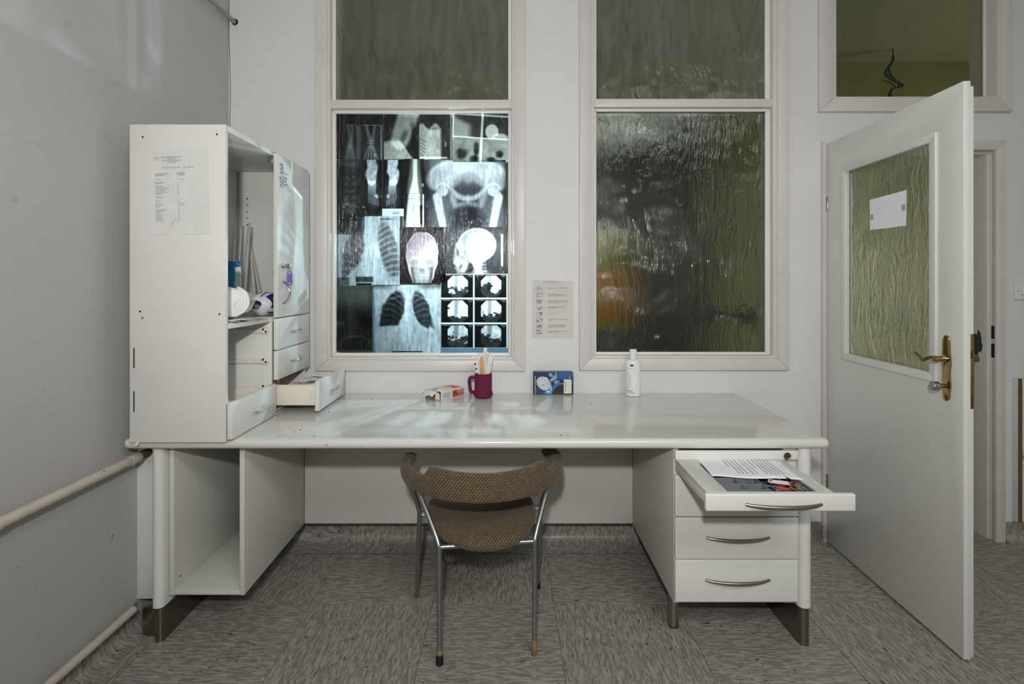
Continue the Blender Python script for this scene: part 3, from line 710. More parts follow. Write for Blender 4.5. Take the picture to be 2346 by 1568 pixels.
# open shallow top drawer: a part of the pedestal with its own pieces
YO = 1.622
of = front('open_drawer_front', Z(1173, YO), Z(1133, YO), pd, YO, .598, 1.049, .018)
bow_handle(of, X(1708, YO), X(1882, YO), Z(1156, YO), YO, .003)
ZT_ = .6708
TX0, TX1, TY0, TY1 = .673, .945, 1.646, 1.90
tr = MB()
def slab(b, x0, x1, y0, y1, hx0, hx1, hy0, hy1, z0, z1):
    P = [(x0, y0), (x1, y0), (x1, y1), (x0, y1)]; Q = [(hx0, hy0), (hx1, hy0), (hx1, hy1), (hx0, hy1)]; n = len(b.v)
    for z in (z0, z1): b.v += [(u, v_, z) for u, v_ in P] + [(u, v_, z) for u, v_ in Q]
    for k in range(4):
        k2 = (k + 1) % 4
        b.f += [(n + k, n + k2, n + 4 + k2, n + 4 + k), (n + 8 + k, n + 12 + k, n + 12 + k2, n + 8 + k2), (n + k, n + 8 + k, n + 8 + k2, n + k2), (n + 4 + k, n + 4 + k2, n + 12 + k2, n + 12 + k)]
    return b
slab(tr, .608, .992, YO + .0185, 2.02, TX0, TX1, TY0, TY1, ZT_ - .012, ZT_).build('drawer_top_panel', m_under, of, .001)
box('drawer_side', m_plast, of, .609, .618, YO + .0185, 2.02, .628, ZT_ - .0125)
box('drawer_side', m_plast, of, .982, .991, YO + .0185, 2.02, .628, ZT_ - .0125)
m_tray = mat('grey_plastic_tray', (112, 116, 122), .35, var=.05)
m_trl = m_tray
slab(MB(), TX0 + .0005, TX1 - .0005, TY0 + .0005, TY1 - .0005, TX0 + .006, TX1 - .006, TY0 + .004, TY1 - .006, ZT_ - .032, ZT_ - .001).build('tray_rim', m_tray, of, .0005)
MB().box(TX0 + .006, TX1 - .006, TY0 + .004, TY1 - .006, ZT_ - .034, ZT_ - .031).build('tray_floor', m_tray, of, smooth=0)
MB().box(.811, .813, TY0 + .004, TY1 - .006, ZT_ - .031, ZT_ - .002).build('tray_divider', m_tray, of, .0004)
MB().box(.744, .746, 1.670, TY1 - .006, ZT_ - .031, ZT_ - .003).build('tray_divider', m_tray, of, .0004)
for y in (1.669, 1.717, 1.77): MB().box(TX0 + .006, .811, y - .001, y + .001, ZT_ - .031, ZT_ - .003).build('tray_divider', m_tray, of, .0004)
# paper lying across the tray
ps = thing('printed_sheet', 'white printed sheet lying across the open desk drawer', 'paper', (.82, 1.86, ZT_))
def sheet_pt(u, v_):
    a = (.672, 1.768); b_ = (.957, 1.738); du = ((b_[0] - a[0]), (b_[1] - a[1])); dv = (.016, .20)
    return (a[0] + du[0] * u + dv[0] * v_, a[1] + du[1] * u + dv[1] * v_, ZT_ + .0012 + .0018 * math.sin(u * 9 + 1) * (1 - v_) + .001 * math.sin(v_ * 6))
MB().grid(sheet_pt, 24, 10).build('sheet', mat('bright_paper', (236, 238, 242), .8, var=.01), ps, solid=.0004)
rr = random.Random(5)
for k, u in enumerate((.30, .345, .39, .435, .50, .545, .60, .655, .70, .745, .79, .835)):
    ln = MB(); v_ = .98; end = rr.choice((.16, .17, .18, .55, .5)) if k in (0, 6, 9) else .18
    while v_ > end:
        L = rr.uniform(.03, .075); p0 = sheet_pt(u, max(end, v_ - L)); p1 = sheet_pt(u, v_); q0 = sheet_pt(u + .008, max(end, v_ - L)); q1 = sheet_pt(u + .008, v_)
        ln.poly([(a, b_, c + .0006) for a, b_, c in (p0, q0, q1, p1)]); v_ -= L + .012
    o = ln.build('printed_line', m_ink if k != 5 else m_inkl, ps, smooth=0); o['kind'] = 'stuff'
# keys with coloured tags in the tray
def key_tag(name, label, col, x, y, z, rz, tilt, keyang=.6, L=.05, W=.021, txt=False, key=True):
    t_ = thing(name, label, 'key tag', (x, y, z), local=True, rz=rz, group='keys in the open drawer'); t_.rotation_euler = (tilt, 0, rz)
    p = [(-L / 2, -W / 2 + .004), (-L / 2 + .004, -W / 2), (L / 2 - .004, -W / 2), (L / 2, -W / 2 + .004), (L / 2, W / 2 - .004), (L / 2 - .004, W / 2), (-L / 2 + .004, W / 2), (-L / 2, W / 2 - .004)]
    m_ = mat('tag_plastic_%d_%d_%d' % col, col, .3, var=.03)
    MB().prism(p, 'z', 0, .003).build('tag', m_, t_, .0008)
    MB().lathe([(.0035, .0028), (.0035, .0034)], (-L / 2 + .007, 0, 0), 12).build('tag_hole', m_hole, t_)
    if txt: MB().box(-L / 2 + .016, L / 2 - .006, -W / 2 + .004, W / 2 - .004, .003, .0033).build('tag_label', m_paper, t_, smooth=0)
    rp = [(L / 2 + .004 + .008 * math.cos(a), .008 * math.sin(a), .002 + .002 * math.sin(a * 2)) for a in [k * math.pi / 8 for k in range(17)]]
    MB().tube(rp, .0007, 6, caps=False).build('key_ring', m_chrome, t_)
    if not key: return t_
    ka = keyang; kx = L / 2 + .014
    k_ = MB(); c, s_ = math.cos(ka), math.sin(ka)
    prof = [(0, -.009), (.006, -.0115), (.014, -.0115), (.019, -.007), (.021, -.0035), (.048, -.0035), (.052, -.001), (.048, .003), (.043, .0015), (.038, .0035), (.033, .002), (.028, .0035), (.021, .0035), (.019, .007), (.014, .0115), (.006, .0115), (0, .009)]
    k_.prism([(kx + c * a - s_ * b_, s_ * a + c * b_) for a, b_ in prof], 'z', .001, .003)
    k_.build('key', m_steel, t_, .0004)
    return t_
zk = ZT_ - .024
key_tag('key_tag', 'pink key tag with writing on the drawer key pile', (226, 190, 184), .862, 1.713, zk + .026, -.35, .12, -.9, .062, .022, True)
key_tag('key_tag', 'blue key tag at the left of the drawer key pile', (38, 120, 170), .829, 1.722, zk + .012, 2.9, .1, .4)
key_tag('key_tag', 'dark red key tag standing up at the back of the drawer key pile', (132, 42, 26), .913, 1.728, zk + .024, 1.9, .75, .3, .044, key=False)
key_tag('key_tag', 'orange key tag lying below the pink key tag', (200, 88, 30), .860, 1.690, zk + .014, -.5, .15, .5)
key_tag('key_tag', 'purple key tag behind the pink key tag', (140, 78, 168), .893, 1.735, zk + .010, .2, .05, .9)
key_tag('key_tag', 'small red key tag at the front of the drawer key pile', (150, 24, 24), .897, 1.672, zk + .018, 1.5, .25, .7, .034)
key_tag('key_tag', 'cream key tag at the right of the drawer key pile', (206, 196, 168), .914, 1.698, zk + .014, -.4, .1, 2.4, .045)
key_tag('key_tag', 'violet key tag at the front right corner of the drawer tray', (150, 90, 180), .927, 1.668, zk + .004, .5, .0, 2.6, .04)
for k, (x, y, a) in enumerate(((.872, 1.668, .3), (.888, 1.684, 2.2), (.862, 1.676, -.2), (.902, 1.690, 1.0))):
    prof = [(-.03, -.009), (-.024, -.0115), (-.016, -.0115), (-.011, -.007), (-.009, -.0035), (.018, -.0035), (.022, -.001), (.018, .003), (.013, .0015), (.008, .0035), (.003, .002), (-.009, .0035), (-.011, .007), (-.016, .0115), (-.024, .0115), (-.03, .009)]
    c, s_ = math.cos(a), math.sin(a)
    o = MB().prism([(x + c * u - s_ * v_, y + s_ * u + c * v_) for u, v_ in prof], 'z', zk + .008 + .004 * k, zk + .010 + .004 * k).build('loose_key', m_steel, None, .0004)
    tag(o, ('lowest plain steel key at the front of the drawer key pile', 'plain steel key lying crosswise on the drawer key pile', 'plain steel key below the orange key tag in the drawer', 'uppermost plain steel key on the drawer key pile')[k], 'key', 'loose keys in the open drawer')

#@@CABINET
# ------------------------------------------------------------------ cabinet standing on the left of the desk
cb = thing('cabinet', 'tall white cabinet with drawers standing on the left end of the desk', 'cabinet', (-1.15, 2.28, .748))
CX0, CX1, CY0, CY1, CZ0, CZ1 = -1.326, -.988, 1.905, 2.664, .750, 1.863
sp = box('side_panel', m_cab, cb, CX0, CX1, CY0, CY0 + .018, CZ0 - .008, CZ1)
box('side_panel', m_cab, cb, CX0, CX1, CY1 - .018, CY1, CZ0, CZ1)
box('top_board', m_cab, cb, CX0, CX1, CY0 + .018, CY1 - .018, CZ1 - .020, CZ1)
box('back_board', m_cab, cb, CX0, CX0 + .012, CY0 + .018, CY1 - .018, CZ0, CZ1 - .020)
box('bottom_board', m_cab, cb, CX0 + .012, CX1, CY0 + .018, CY1 - .018, CZ0, CZ0 + .010)
box('shelf', m_cab, cb, CX0 + .012, CX1 - .001, CY0 + .018, CY1 - .018, 1.140, 1.158)
dv = box('divider', m_cab, cb, CX0 + .012, CX1, 2.274, 2.290, CZ0 + .010, 1.140)
for z in (1.105, .978, .868):
    rn = MB().prism([(CX0 + .03, z - .012), (CX1 - .085, z - .012), (CX1 - .03, z - .013), (CX1 - .012, z - .018), (CX1 - .005, z - .008), (CX1 - .008, z + .012), (CX1 - .04, z + .012), (CX1 - .06, z + .004), (CX0 + .03, z + .004)], 'y', 2.264, 2.274).build('drawer_runner', m_plast, dv, .001)
    for u in (-.018, -.030):
        MB().lathe([(.0045, 2.2628), (.0045, 2.2645)], (CX1 + u, 0, z - .006 if u > -.02 else z + .004), 10, 'y').build('runner_screw', m_hole, rn)
    MB().lathe([(.006, 2.2632), (.006, 2.2645)], (CX1 - .085, 0, z - .004), 12, 'y').build('runner_dimple', m_edge, rn)
for k in range(5):
    z = 1.715 - k * .0322 * 1.0
    MB().lathe([(.0035, CY1 - .0188), (.0035, CY1 - .0175)], (X(566, CY1 - .018), 0, z), 8, 'y').build('pin_hole', m_hole, cb)
for px, py in ((327, 314), (497, 308), (321, 714), (326, 729), (503, 720)):
    MB().lathe([(.0035, CY0 - .0006), (.0035, CY0 + .001)], (X(px, CY0), 0, Z(py, CY0)), 8, 'y').build('screw_hole', m_hole if py != 729 else m_brown, sp)
for py0, py1 in ((797, 844), (897, 944)):
    MB().box(X(305.5, CY0), X(308.5, CY0), CY0 - .0006, CY0 + .001, Z(py1, CY0), Z(py0, CY0)).build('dark_slot', mat('rust_dark', (74, 52, 38), .9), sp, smooth=0)
XF0, XF1 = -.9875, -.969
def cup_handle(parent, y0, y1, z, x, r=.0042):
    pts = spline([(x, y0, z - .004), (x + .012, y0 + .006, z - .003), (x + .020, (y0 + y1) / 2 - .01, z - .001), (x + .022, (y0 + y1) / 2 + .015, z), (x + .016, y1 - .004, z + .002), (x, y1, z + .003)], 4)
    MB().tube(pts, [r + .0025 * (i / len(pts)) for i in range(len(pts))], 10, flat=.7).build('handle', m_chrome, parent)
def cfront(name, y0, y1, z0, z1, dx=0):
    return MB().box(XF0 + dx, XF1 + dx, y0, y1, z0, z1).build(name, m_cab, cb, .002)
dr = cfront('door', 2.2935, 2.662, 1.156, 1.8525)
pts = [(XF1 + .001 + .030 * math.sin(math.pi * k / 14) ** .8, 2.345 , 1.215 + .095 * k / 14) for k in range(15)]
MB().tube(pts, [.0048] * 15, 10, flat=1.0).build('handle', m_chrome, dr)
MB().lathe([(.010, XF1), (.0105, XF1 + .003), (.007, XF1 + .004)], (0, 2.345, 1.377), 18, 'x').build('lock', m_steel, dr)
MB().box(XF0 - .002, XF0 - .0005, 2.2905, 2.2933, 1.335, 1.385).build('latch_plate', m_steel, dr, .0005)
MB().box(XF0 - .02, XF0 - .0005, 2.287, 2.2925, 1.812, 1.835).build('hinge', m_steel, cb, .001)
text('DEŽURNA\n  LAB 2', .050, (XF1 + .0006, 2.352, 1.716), mat('black_marker', (40, 40, 42), .6), dr, rot=(math.pi / 2, -math.pi / 2, math.pi / 2), name='marker_writing', space=1.1, line=.75, sx=.42)
for z0, z1 in ((1.0185, 1.151), (.8915, 1.0145)):
    d_ = cfront('drawer_front', 2.2935, 2.662, z0, z1); zc = (z0 + z1) / 2
    cup_handle(d_, 2.435, 2.515, zc + .005, XF1)
# pulled out bottom drawer of the far bay
d_ = cfront('open_drawer_front', 2.2905, 2.656, .760, .887, .177)
cup_handle(d_, 2.435, 2.52, .823, XF1 + .177)
dx1 = XF0 + .177
bx = MB(); slab_pts = None
box('drawer_side', m_plast, d_, CX1 - .14, dx1, 2.300, 2.306, .783, .866, .001)
box('drawer_side', m_plast, d_, CX1 - .14, dx1, 2.640, 2.646, .783, .866, .001)
box('drawer_bottom', m_plast, d_, CX1 - .14, dx1, 2.306, 2.640, .783, .788, 0)
box('drawer_back', m_plast, d_, CX1 - .14, CX1 - .134, 2.306, 2.640, .788, .866, .001)
MB().box(dx1 - .026, dx1, 2.2985, 2.300, .806, .845).build('front_clip', m_plast, d_, .0005)
MB().tube([(CX1 - .14, 2.303, .866), (dx1 - .05, 2.303, .866), (dx1, 2.303, .869)], .004, 8).build('drawer_lip', m_plast, d_)
# bottom drawer of the near bay, nearly shut
d2 = cfront('open_drawer_front', 1.9065, 2.2725, .7515, .881, .004)
cup_handle(d2, 2.06, 2.15, .815, XF1 + .004)
box('drawer_side', m_plast, d2, CX0 + .03, XF0, 1.930, 1.936, .770, .862, .001)
box('drawer_side', m_plast, d2, CX0 + .03, XF0, 2.256, 2.262, .770, .862, .001)
box('drawer_bottom', m_plast, d2, CX0 + .03, XF0, 1.936, 2.256, .770, .775, 0)
# small foot screw at the lower left corner
MB().lathe([(.006, CY0 - .006), (.006, CY0)], (X(315, CY0), 0, CZ0 - .012), 10, 'y').build('levelling_foot', m_edge, cb)
# key in the cabinet lock
kt = thing('key_with_tag', 'purple key tag hanging from the key in the cabinet door lock', 'key tag', (-.95, 2.345, 1.377))
MB().box(XF1 + .004, XF1 + .012, 2.3435, 2.3465, 1.3735, 1.3805).build('key_blade', m_steel, kt, .0005)
MB().prism([(XF1 + .012, 1.368), (XF1 + .026, 1.366), (XF1 + .034, 1.371), (XF1 + .034, 1.385), (XF1 + .026, 1.388), (XF1 + .012, 1.386)], 'y', 2.3435, 2.3465).build('key_bow', m_steel, kt, .001)
MB().tube([(XF1 + .029 + .001 * math.sin(a), 2.345 + .006 * math.cos(a), 1.362 + .012 * math.sin(a)) for a in [k * math.pi / 8 for k in range(17)]], .0008, 6, caps=False).build('key_ring', m_chrome, kt)
tb = MB(); wv_ = Vector((.72, .69, 0)); nv_ = Vector((.69, -.72, 0)); tc_ = Vector((XF1 + .029, 2.345, 0))
for off in (-.0013, .0013):
    for u, v_ in ((.2, 0), (.8, 0), (1, .08), (1, .85), (.75, 1), (.25, 1), (0, .85), (0, .08)): tb.v.append(tuple(tc_ + wv_ * (.026 * (u - .5)) + nv_ * off + Vector((0, 0, 1.292 + .062 * v_))))
tb.f = [tuple(range(8))[::-1], tuple(range(8, 16))] + [(k, (k + 1) % 8, 8 + (k + 1) % 8, 8 + k) for k in range(8)]
tg = tb.build('tag', mat('purple_plastic', (126, 104, 176), .35), kt, .0006)
for z in (1.346, 1.301):
    hb = MB(); hb.poly([tuple(tc_ + nv_ * .0016 + wv_ * (.0034 * math.cos(a)) + Vector((0, 0, z + .0034 * math.sin(a)))) for a in [k * math.pi / 7 for k in range(14)]]); hb.build('tag_hole', m_edge, tg, smooth=0)

# directory sheet on the cabinet side
YS = CY0 - .0012
dsn = thing('phone_list', 'torn typed phone list taped to the side of the white cabinet', 'notice', (-1.16, YS, 1.6))
o_ = [(336, 344), (476.6, 340.5), (481.5, 536), (414, 538), (404, 527), (391, 519.5), (388.5, 538.5), (342.6, 540)]
MB().prism([(X(a, YS), Z(b_, YS)) for a, b_ in o_], 'y', YS, YS + .0005).build('sheet', m_sheet, dsn, smooth=0)
MB().tube([(X(391, YS), YS - .0006, Z(519, YS)), (X(396, YS), YS - .0006, Z(508, YS)), (X(405, YS), YS - .0006, Z(502, YS))], .0006, 5).build('tear_line', m_inkl, dsn)
YT = YS - .0005
def dtext(s, px, py, h, m, **kw): return text(s, h * YT / F / .72, (X(px, YT), YT, Z(py, YT)), m, dsn, rot=(math.pi / 2, math.radians(-1.2), 0), **kw)
dtext('ZAVOD HRASTOVEC-TRATE\nHrastovec 22\n2230 LENART V Slov.goricah\nenota TRATE', 392, 361.5, 2.6, m_ink, align='CENTER', line=1.0, sx=.98)
dtext('TELEFONSKI IMENIK', 371, 386, 3.4, m_ink, space=1.75, shear=.25)
dtext('CENTRALA ZAVODA\nFAKS ZAVODA', 355, 400, 2.8, m_ink, line=1.0, sx=.85); dtext('02 6455700\n02 6445741', 405, 398, 2.8, m_ink, line=1.0)
dtext('VRATAR', 355, 413.6, 2.7, m_inkl, sx=.9); dtext('30 ali 39', 408, 412, 2.7, m_inkl)
dtext('AMBULANTA', 355, 421, 2.8, m_ink, sx=.9)
dtext('VODJA ZNE\nVODJA AMBULANTE\nSOCIALNI DELAVEC\nPSIHOLOGINJA\nZOBNA AMBULANTA\nPEDIKURA', 355.5, 428, 2.75, m_inkl, line=.97, sx=.82); dtext('29\n23\n32\n42\n27\n38', 406, 427, 2.75, m_inkl, line=.97)
dtext('ODDELKI', 355.5, 454, 2.8, m_ink, sx=.9)
dtext('PERLA\nVITA\nSTRUGA\nBIV. ENOTE\nPETRA', 356, 461, 2.75, m_inkl, line=.97, sx=.9); dtext('24\n24\n26 ALI 25\n27 ALI 43\n22', 407, 460, 2.75, m_inkl, line=.97)
dtext('PISARNA (UPRAV)\nSKLADIŠČE\nMIZAR\nKUHINJA\nŠIVALNICA\nPRALNICA\nKURILNICA\nDVORANA', 356.5, 482.5, 2.75, m_inkl, line=.97, sx=.85); dtext('22\n41\n40\n21\n33\n28\n34\n41', 408, 482, 2.75, m_inkl, line=.97)
lgm = MB()
for r0, r1, mm, nm in ((4.2, 5.8, (140, 168, 200), 'logo_arc'), (2.2, 4.2, (226, 205, 120), 'logo_arc')):
    arc = [(r1 * math.cos(a), r1 * math.sin(a)) for a in [k * math.pi / 12 for k in range(13)]] + [(r0 * math.cos(a), r0 * math.sin(a)) for a in [math.pi - k * math.pi / 12 for k in range(13)]]
    MB().poly([(X(358 + a, YT), YT, Z(366 - b_, YT)) for a, b_ in arc]).build(nm, mat('logo_%d' % mm[0], mm, .7), dsn, smooth=0)
MB().poly([(X(358 + a, YT), YT, Z(366 - b_, YT)) for a, b_ in ((-5.8, -.2), (5.8, -.2), (5.2, -2.6), (-5.2, -2.6))]).build('logo_bar', mat('logo_226', (226, 205, 120), .7), dsn, smooth=0)

#@@SHELFTHINGS
# ------------------------------------------------------------------ supplies on the cabinet shelf
ZS = 1.158
cr = thing('cotton_roll', 'big white cotton wool roll in clear plastic on the cabinet shelf', 'cotton wool', (-1.07, 2.1, ZS + .01))
RD, RS = Vector((.77, -.64, 0)), Vector((.64, .77, 0)); RE = Vector((-1.045, 2.06, ZS + .0735))     # roll axis, sideways, centre of the visible end
def roll_fn(u, v_):
    a = 2 * math.pi * u; r = .060 * (1 + .05 * math.sin(3 * a + 4 * v_) + .03 * math.sin(7 * a - 9 * v_)) * (1 - .12 * max(0, .2 - v_) * 5)
    return RE - RD * (.20 * v_) + RS * (1.12 * r * math.cos(a)) + Vector((0, 0, .98 * r * math.sin(a)))
m_cot = mat('cotton_wool', (240, 238, 233), .95, var=.03, vscale=40, bump=.5, bscale=90)
MB().grid(roll_fn, 36, 16, True).build('cotton', m_cot, cr, smooth=1.2)
sp3 = []
for k in range(110):
    a = k * .30; r = .001 + .0540 * k / 109
    sp3.append(RE + RD * (.002 + .010 * (1 - r / .056) + .002 * math.sin(a * 2)) + RS * (1.12 * r * math.cos(a)) + Vector((0, 0, .98 * r * math.sin(a))))
MB().tube(sp3, .0086, 8).build('layered_end', m_cot, cr, smooth=1.2)
def wrap_fn(u, v_):
    a = 2 * math.pi * u; vv = v_ * 1.15 - .15; p = roll_fn(u, max(0, vv)) - RE; ax_ = RD * (.16 * max(0, -vv)); 
    k = 1.05 + .05 * math.sin(5 * a + 11 * v_) * math.sin(9 * v_ + a) + .28 * max(0, math.cos(a)) * (1 - .5 * v_)
    lat = RS * p.dot(RS) * k; q = RE + RD * p.dot(RD) + ax_ + lat; return Vector((q.x, q.y, max(ZS + .009, RE.z + p.z * (1.03 + .04 * math.sin(7 * a + 5 * v_)))))
MB().grid(wrap_fn, 44, 22, True).build('plastic_wrap', frosted(), cr, smooth=1.2)
m_bag = mat('white_glossy_bag', (222, 224, 228), .25, var=.06, vscale=30, bump=.4, bscale=30)
bg = thing('gauze_bag', 'white plastic bag with dark blue print lying behind the cotton roll', 'bag', (-1.06, 2.4, ZS))
def bag_fn(u, v_):
    a = 2 * math.pi * u; e_ = math.sin(math.pi * min(max(v_, .02), .98)) ** .35
    r = .052 * e_ * (1 + .06 * math.sin(4 * a + 7 * v_))
    return (-1.058 + 1.2 * r * math.cos(a) , 2.285 + .20 * v_, ZS + .053 + 1.0 * r * math.sin(a))
MB().grid(bag_fn, 36, 18, True).build('bag_body', m_bag, bg, smooth=1.3)
m_nav = mat('navy_print', (24, 40, 110), .3)
def patch(f_, u0, u1, v0, v1, k=1.015, cx=-1.058, cz=ZS + .053):
    def g(u, v_):
        p = f_(u0 + (u1 - u0) * u, v0 + (v1 - v0) * v_); return (cx + (p[0] - cx) * k, p[1] - .0005, cz + (p[2] - cz) * k)
    return g
MB().grid(patch(bag_fn, -.06, .16, .18, .58), 14, 10).build('blue_print', m_nav, bg, smooth=1)
MB().grid(patch(bag_fn, -.02, .09, .28, .42, 1.03), 8, 5).build('print_letters', m_bag, bg, smooth=1)
for u0, u1, v0, v1 in ((.20, .215, .10, .55), (.25, .262, .20, .60), (-.16, -.13, .22, .5)):
    MB().grid(patch(bag_fn, u0, u1, v0, v1), 3, 10).build('blue_print', m_nav, bg, smooth=1)
# swab packs: two wooden sticks in a clear sleeve, leaning on the back
m_frost = frosted()
m_stick = mat('pale_wood_stick', (226, 212, 192), .6, var=.05)
def swabs(label, pb, pt, wd):
    b0, t0 = Vector(pb), Vector(pt); ax = t0 - b0; side = Vector((.55, -.83, 0)).normalized()
    t_ = thing('swab_pack', label, 'swab', pb, group='swab packs on the cabinet shelf')
    for s_ in (-.25, .25):
        a = b0 + side * wd * s_ + ax * .02; c = b0 + side * wd * s_ * .7 + ax * .93
        MB().tube([a, (a + c) / 2 + Vector((0, 0, 0)), c], .0028, 8).build('stick', m_stick, t_)
        MB().tube([c - ax * .07, c, c + ax * .015], [.003, .0052, .002], 8).build('cotton_tip', m_cot, t_)
    nrm = side.cross(ax).normalized()
    def fn(u, v_):
        a = 2 * math.pi * u; ww = wd * .78 * (1 + .08 * math.sin(6 * v_)); th = .009 * math.sin(math.pi * min(max(v_, .03), .97)) ** .4
        return b0 + ax * v_ * 1.02 + side * ww * math.cos(a) + nrm * th * math.sin(a)
    MB().grid(fn, 20, 14, True).build('sleeve', m_frost, t_, smooth=1.2)
def sw_at(px, py, Y): return (X(px, Y), Y, Z(py, Y))
swabs('leftmost upright swab pack on the cabinet shelf', (X(534, 2.52), 2.50, ZS + .003), sw_at(538, 519, 2.56), .038)
swabs('second upright swab pack from the left on the cabinet shelf', (X(547, 2.50), 2.47, ZS + .003), sw_at(552, 514, 2.53), .040)
swabs('tallest upright swab pack on the cabinet shelf', (X(560, 2.42), 2.40, ZS + .003), sw_at(571, 514, 2.50), .050)
swabs('swab pack leaning to the right on the cabinet shelf', (X(600, 2.54), 2.55, ZS + .003), sw_at(574, 566, 2.60), .040)
swabs('short swab pack standing in front of the leaning one', (X(584, 2.46), 2.47, ZS + .003), sw_at(574, 578, 2.555), .030)
bb_ = thing('blue_bag', 'folded blue plastic bag behind the cotton roll on the shelf', 'bag', (-1.1, 2.2, ZS))
m_blue = mat('blue_plastic', (30, 104, 158), .25, var=.1, vscale=30, bump=.4, bscale=40)
def bb_fn(u, v_):
    a = 2 * math.pi * u; cx = X(528, 2.26); r = .030 * (1 - .25 * v_)
    return (cx + r * math.cos(a) * (1 + .12 * math.sin(5 * a)) + .010 * v_, 2.265 + .018 * math.sin(a), ZS + .003 + .229 * v_ + .006 * v_ * math.sin(a * 3))
MB().grid(bb_fn, 24, 12, True).build('bag_body', m_blue, bb_, smooth=1.2)
MB().grid(lambda u, v_: (X(526, 2.25) + .048 * u, 2.245 + .012 * u, Z(604, 2.25) - .016 * v_ + .008 * math.sin(u * 4)), 8, 4).build('folded_top', m_blue, bb_, smooth=1.2, solid=.002)
gp = thing('green_print_pack', 'clear pack with green print beside the blue bag on the shelf', 'package', (-1.07, 2.24, ZS))
gp0 = MB().prism([(X(535, 2.235), ZS + .001), (X(553, 2.235), ZS + .001), (X(552, 2.235), Z(611, 2.235)), (X(539, 2.235), Z(613, 2.235))], 'y', 2.232, 2.238).build('pouch', mat('clear_white_pouch', (205, 208, 205), .25), gp, .001)
gm = mat('green_print', (36, 84, 62), .5)
for k in range(6):
    MB().box(X(537.6 + k * 2.4, 2.231), X(539.2 + k * 2.4, 2.231), 2.2312, 2.2318, 1.20, Z(621 + (k % 3) * 2, 2.231)).build('print_line', gm, gp0, smooth=0)
# sachets lying on the shelf edge
m_sach = [mat('sachet_green_white', (206, 212, 200), .55, var=.06, vscale=40), mat('sachet_white', (222, 220, 212), .55, var=.05, vscale=40), mat('sachet_cream', (218, 210, 194), .55, var=.05, vscale=40), mat('sachet_mint', (196, 214, 204), .5, var=.05)]
def sachet(label, x, y, z, L, W, rz, m, curl=.006, group='dressing sachets', ph=0):
    t_ = thing('dressing_sachet', label, 'sachet', (x, y, z), group=group, local=True, rz=rz)
    def fn(u, v_): return ((u - .5) * L, (v_ - .5) * W, .0012 + curl * (2 * u - 1) ** 2 * (.6 + .4 * math.sin(v_ * 3 + ph)) + .0015 * math.sin(9 * u + 5 * v_ + ph))
    MB().grid(fn, 14, 8).build('pouch', m, t_, smooth=1.2, solid=.0012)
    for s_ in (-1, 1): MB().grid(lambda u, v_: (s_ * (L / 2 - .003 - .006 * u), (v_ - .5) * W * .98, fn(.5 + s_ * .45, v_)[2] + .0012), 2, 6).build('sealed_edge', m_sach[1], t_, smooth=1.2)
    return t_
gs = 'sachets under the cotton roll'
sachet('lowest green white sachet on the near end of the cabinet shelf', -1.03, 1.99, ZS + .001, .10, .08, .3, m_sach[0], .004, gs)
sachet('mint sachet under the cotton roll at the shelf edge', -1.025, 2.06, ZS + .0025, .11, .075, -.25, m_sach[3], .004, gs, 1)
sachet('white sachet sticking out furthest over the shelf edge', -1.012, 2.00, ZS + .0075, .12, .07, .9, m_sach[1], .005, gs, 2)
sachet('green white sachet below the bag with blue print', -1.022, 2.14, ZS + .003, .10, .07, .1, m_sach[0], .004, gs, 3)
sachet('white sachet flat on the shelf beside the divider', -1.02, 2.215, ZS + .001, .08, .06, .5, m_sach[1], .003, gs, 4)
# contents of the pulled out drawer
gd = 'sachets in the pulled out cabinet drawer'
sachet('cream sachet standing highest in the pulled out drawer', -.862, 2.575, .862, .11, .08, .2, m_sach[2], .010, gd)
sachet('mint edged sachet in the middle of the pulled out drawer', -.868, 2.50, .858, .12, .08, -.1, m_sach[3], .008, gd, 2)
s1 = sachet('white sachet with navy lettering in the pulled out drawer', -.885, 2.40, .850, .13, .10, .15, m_sach[1], .010, gd, 1)
sachet('white sachet nearest the front of the pulled out drawer', -.875, 2.345, .845, .12, .06, -.05, m_sach[1], .010, gd, 3)
sachet('cream sachet at the bottom of the pulled out drawer', -.90, 2.45, .80, .14, .12, .05, m_sach[2], .004, gd, 4)
MB().grid(lambda u, v_: (-.05 + .1 * u, -.035 + .012 * v_, .0125 + .006 * (2 * u - 1) ** 2), 8, 2).build('navy_band', m_nav, s1, smooth=1)
for k in range(7): MB().box(-.038 + .011 * k, -.031 + .011 * k, -.008, .002 + .004 * (k % 2), .0108, .0112).build('navy_print', m_nav, s1, smooth=0)
bt = thing('small_bottle', 'small green bottle with white cap lying in the near bottom drawer', 'bottle', (-1.03, 1.99, .80))
MB().tube([(-1.10, 1.985, .845), (-1.045, 1.99, .852)], .016, 16).build('bottle_body', mat('green_glass', (40, 96, 78), .15), bt, .002)
MB().tube([(-1.045, 1.99, .852), (-1.018, 1.992, .855)], .017, 16).build('cap', m_edge, bt, .002)

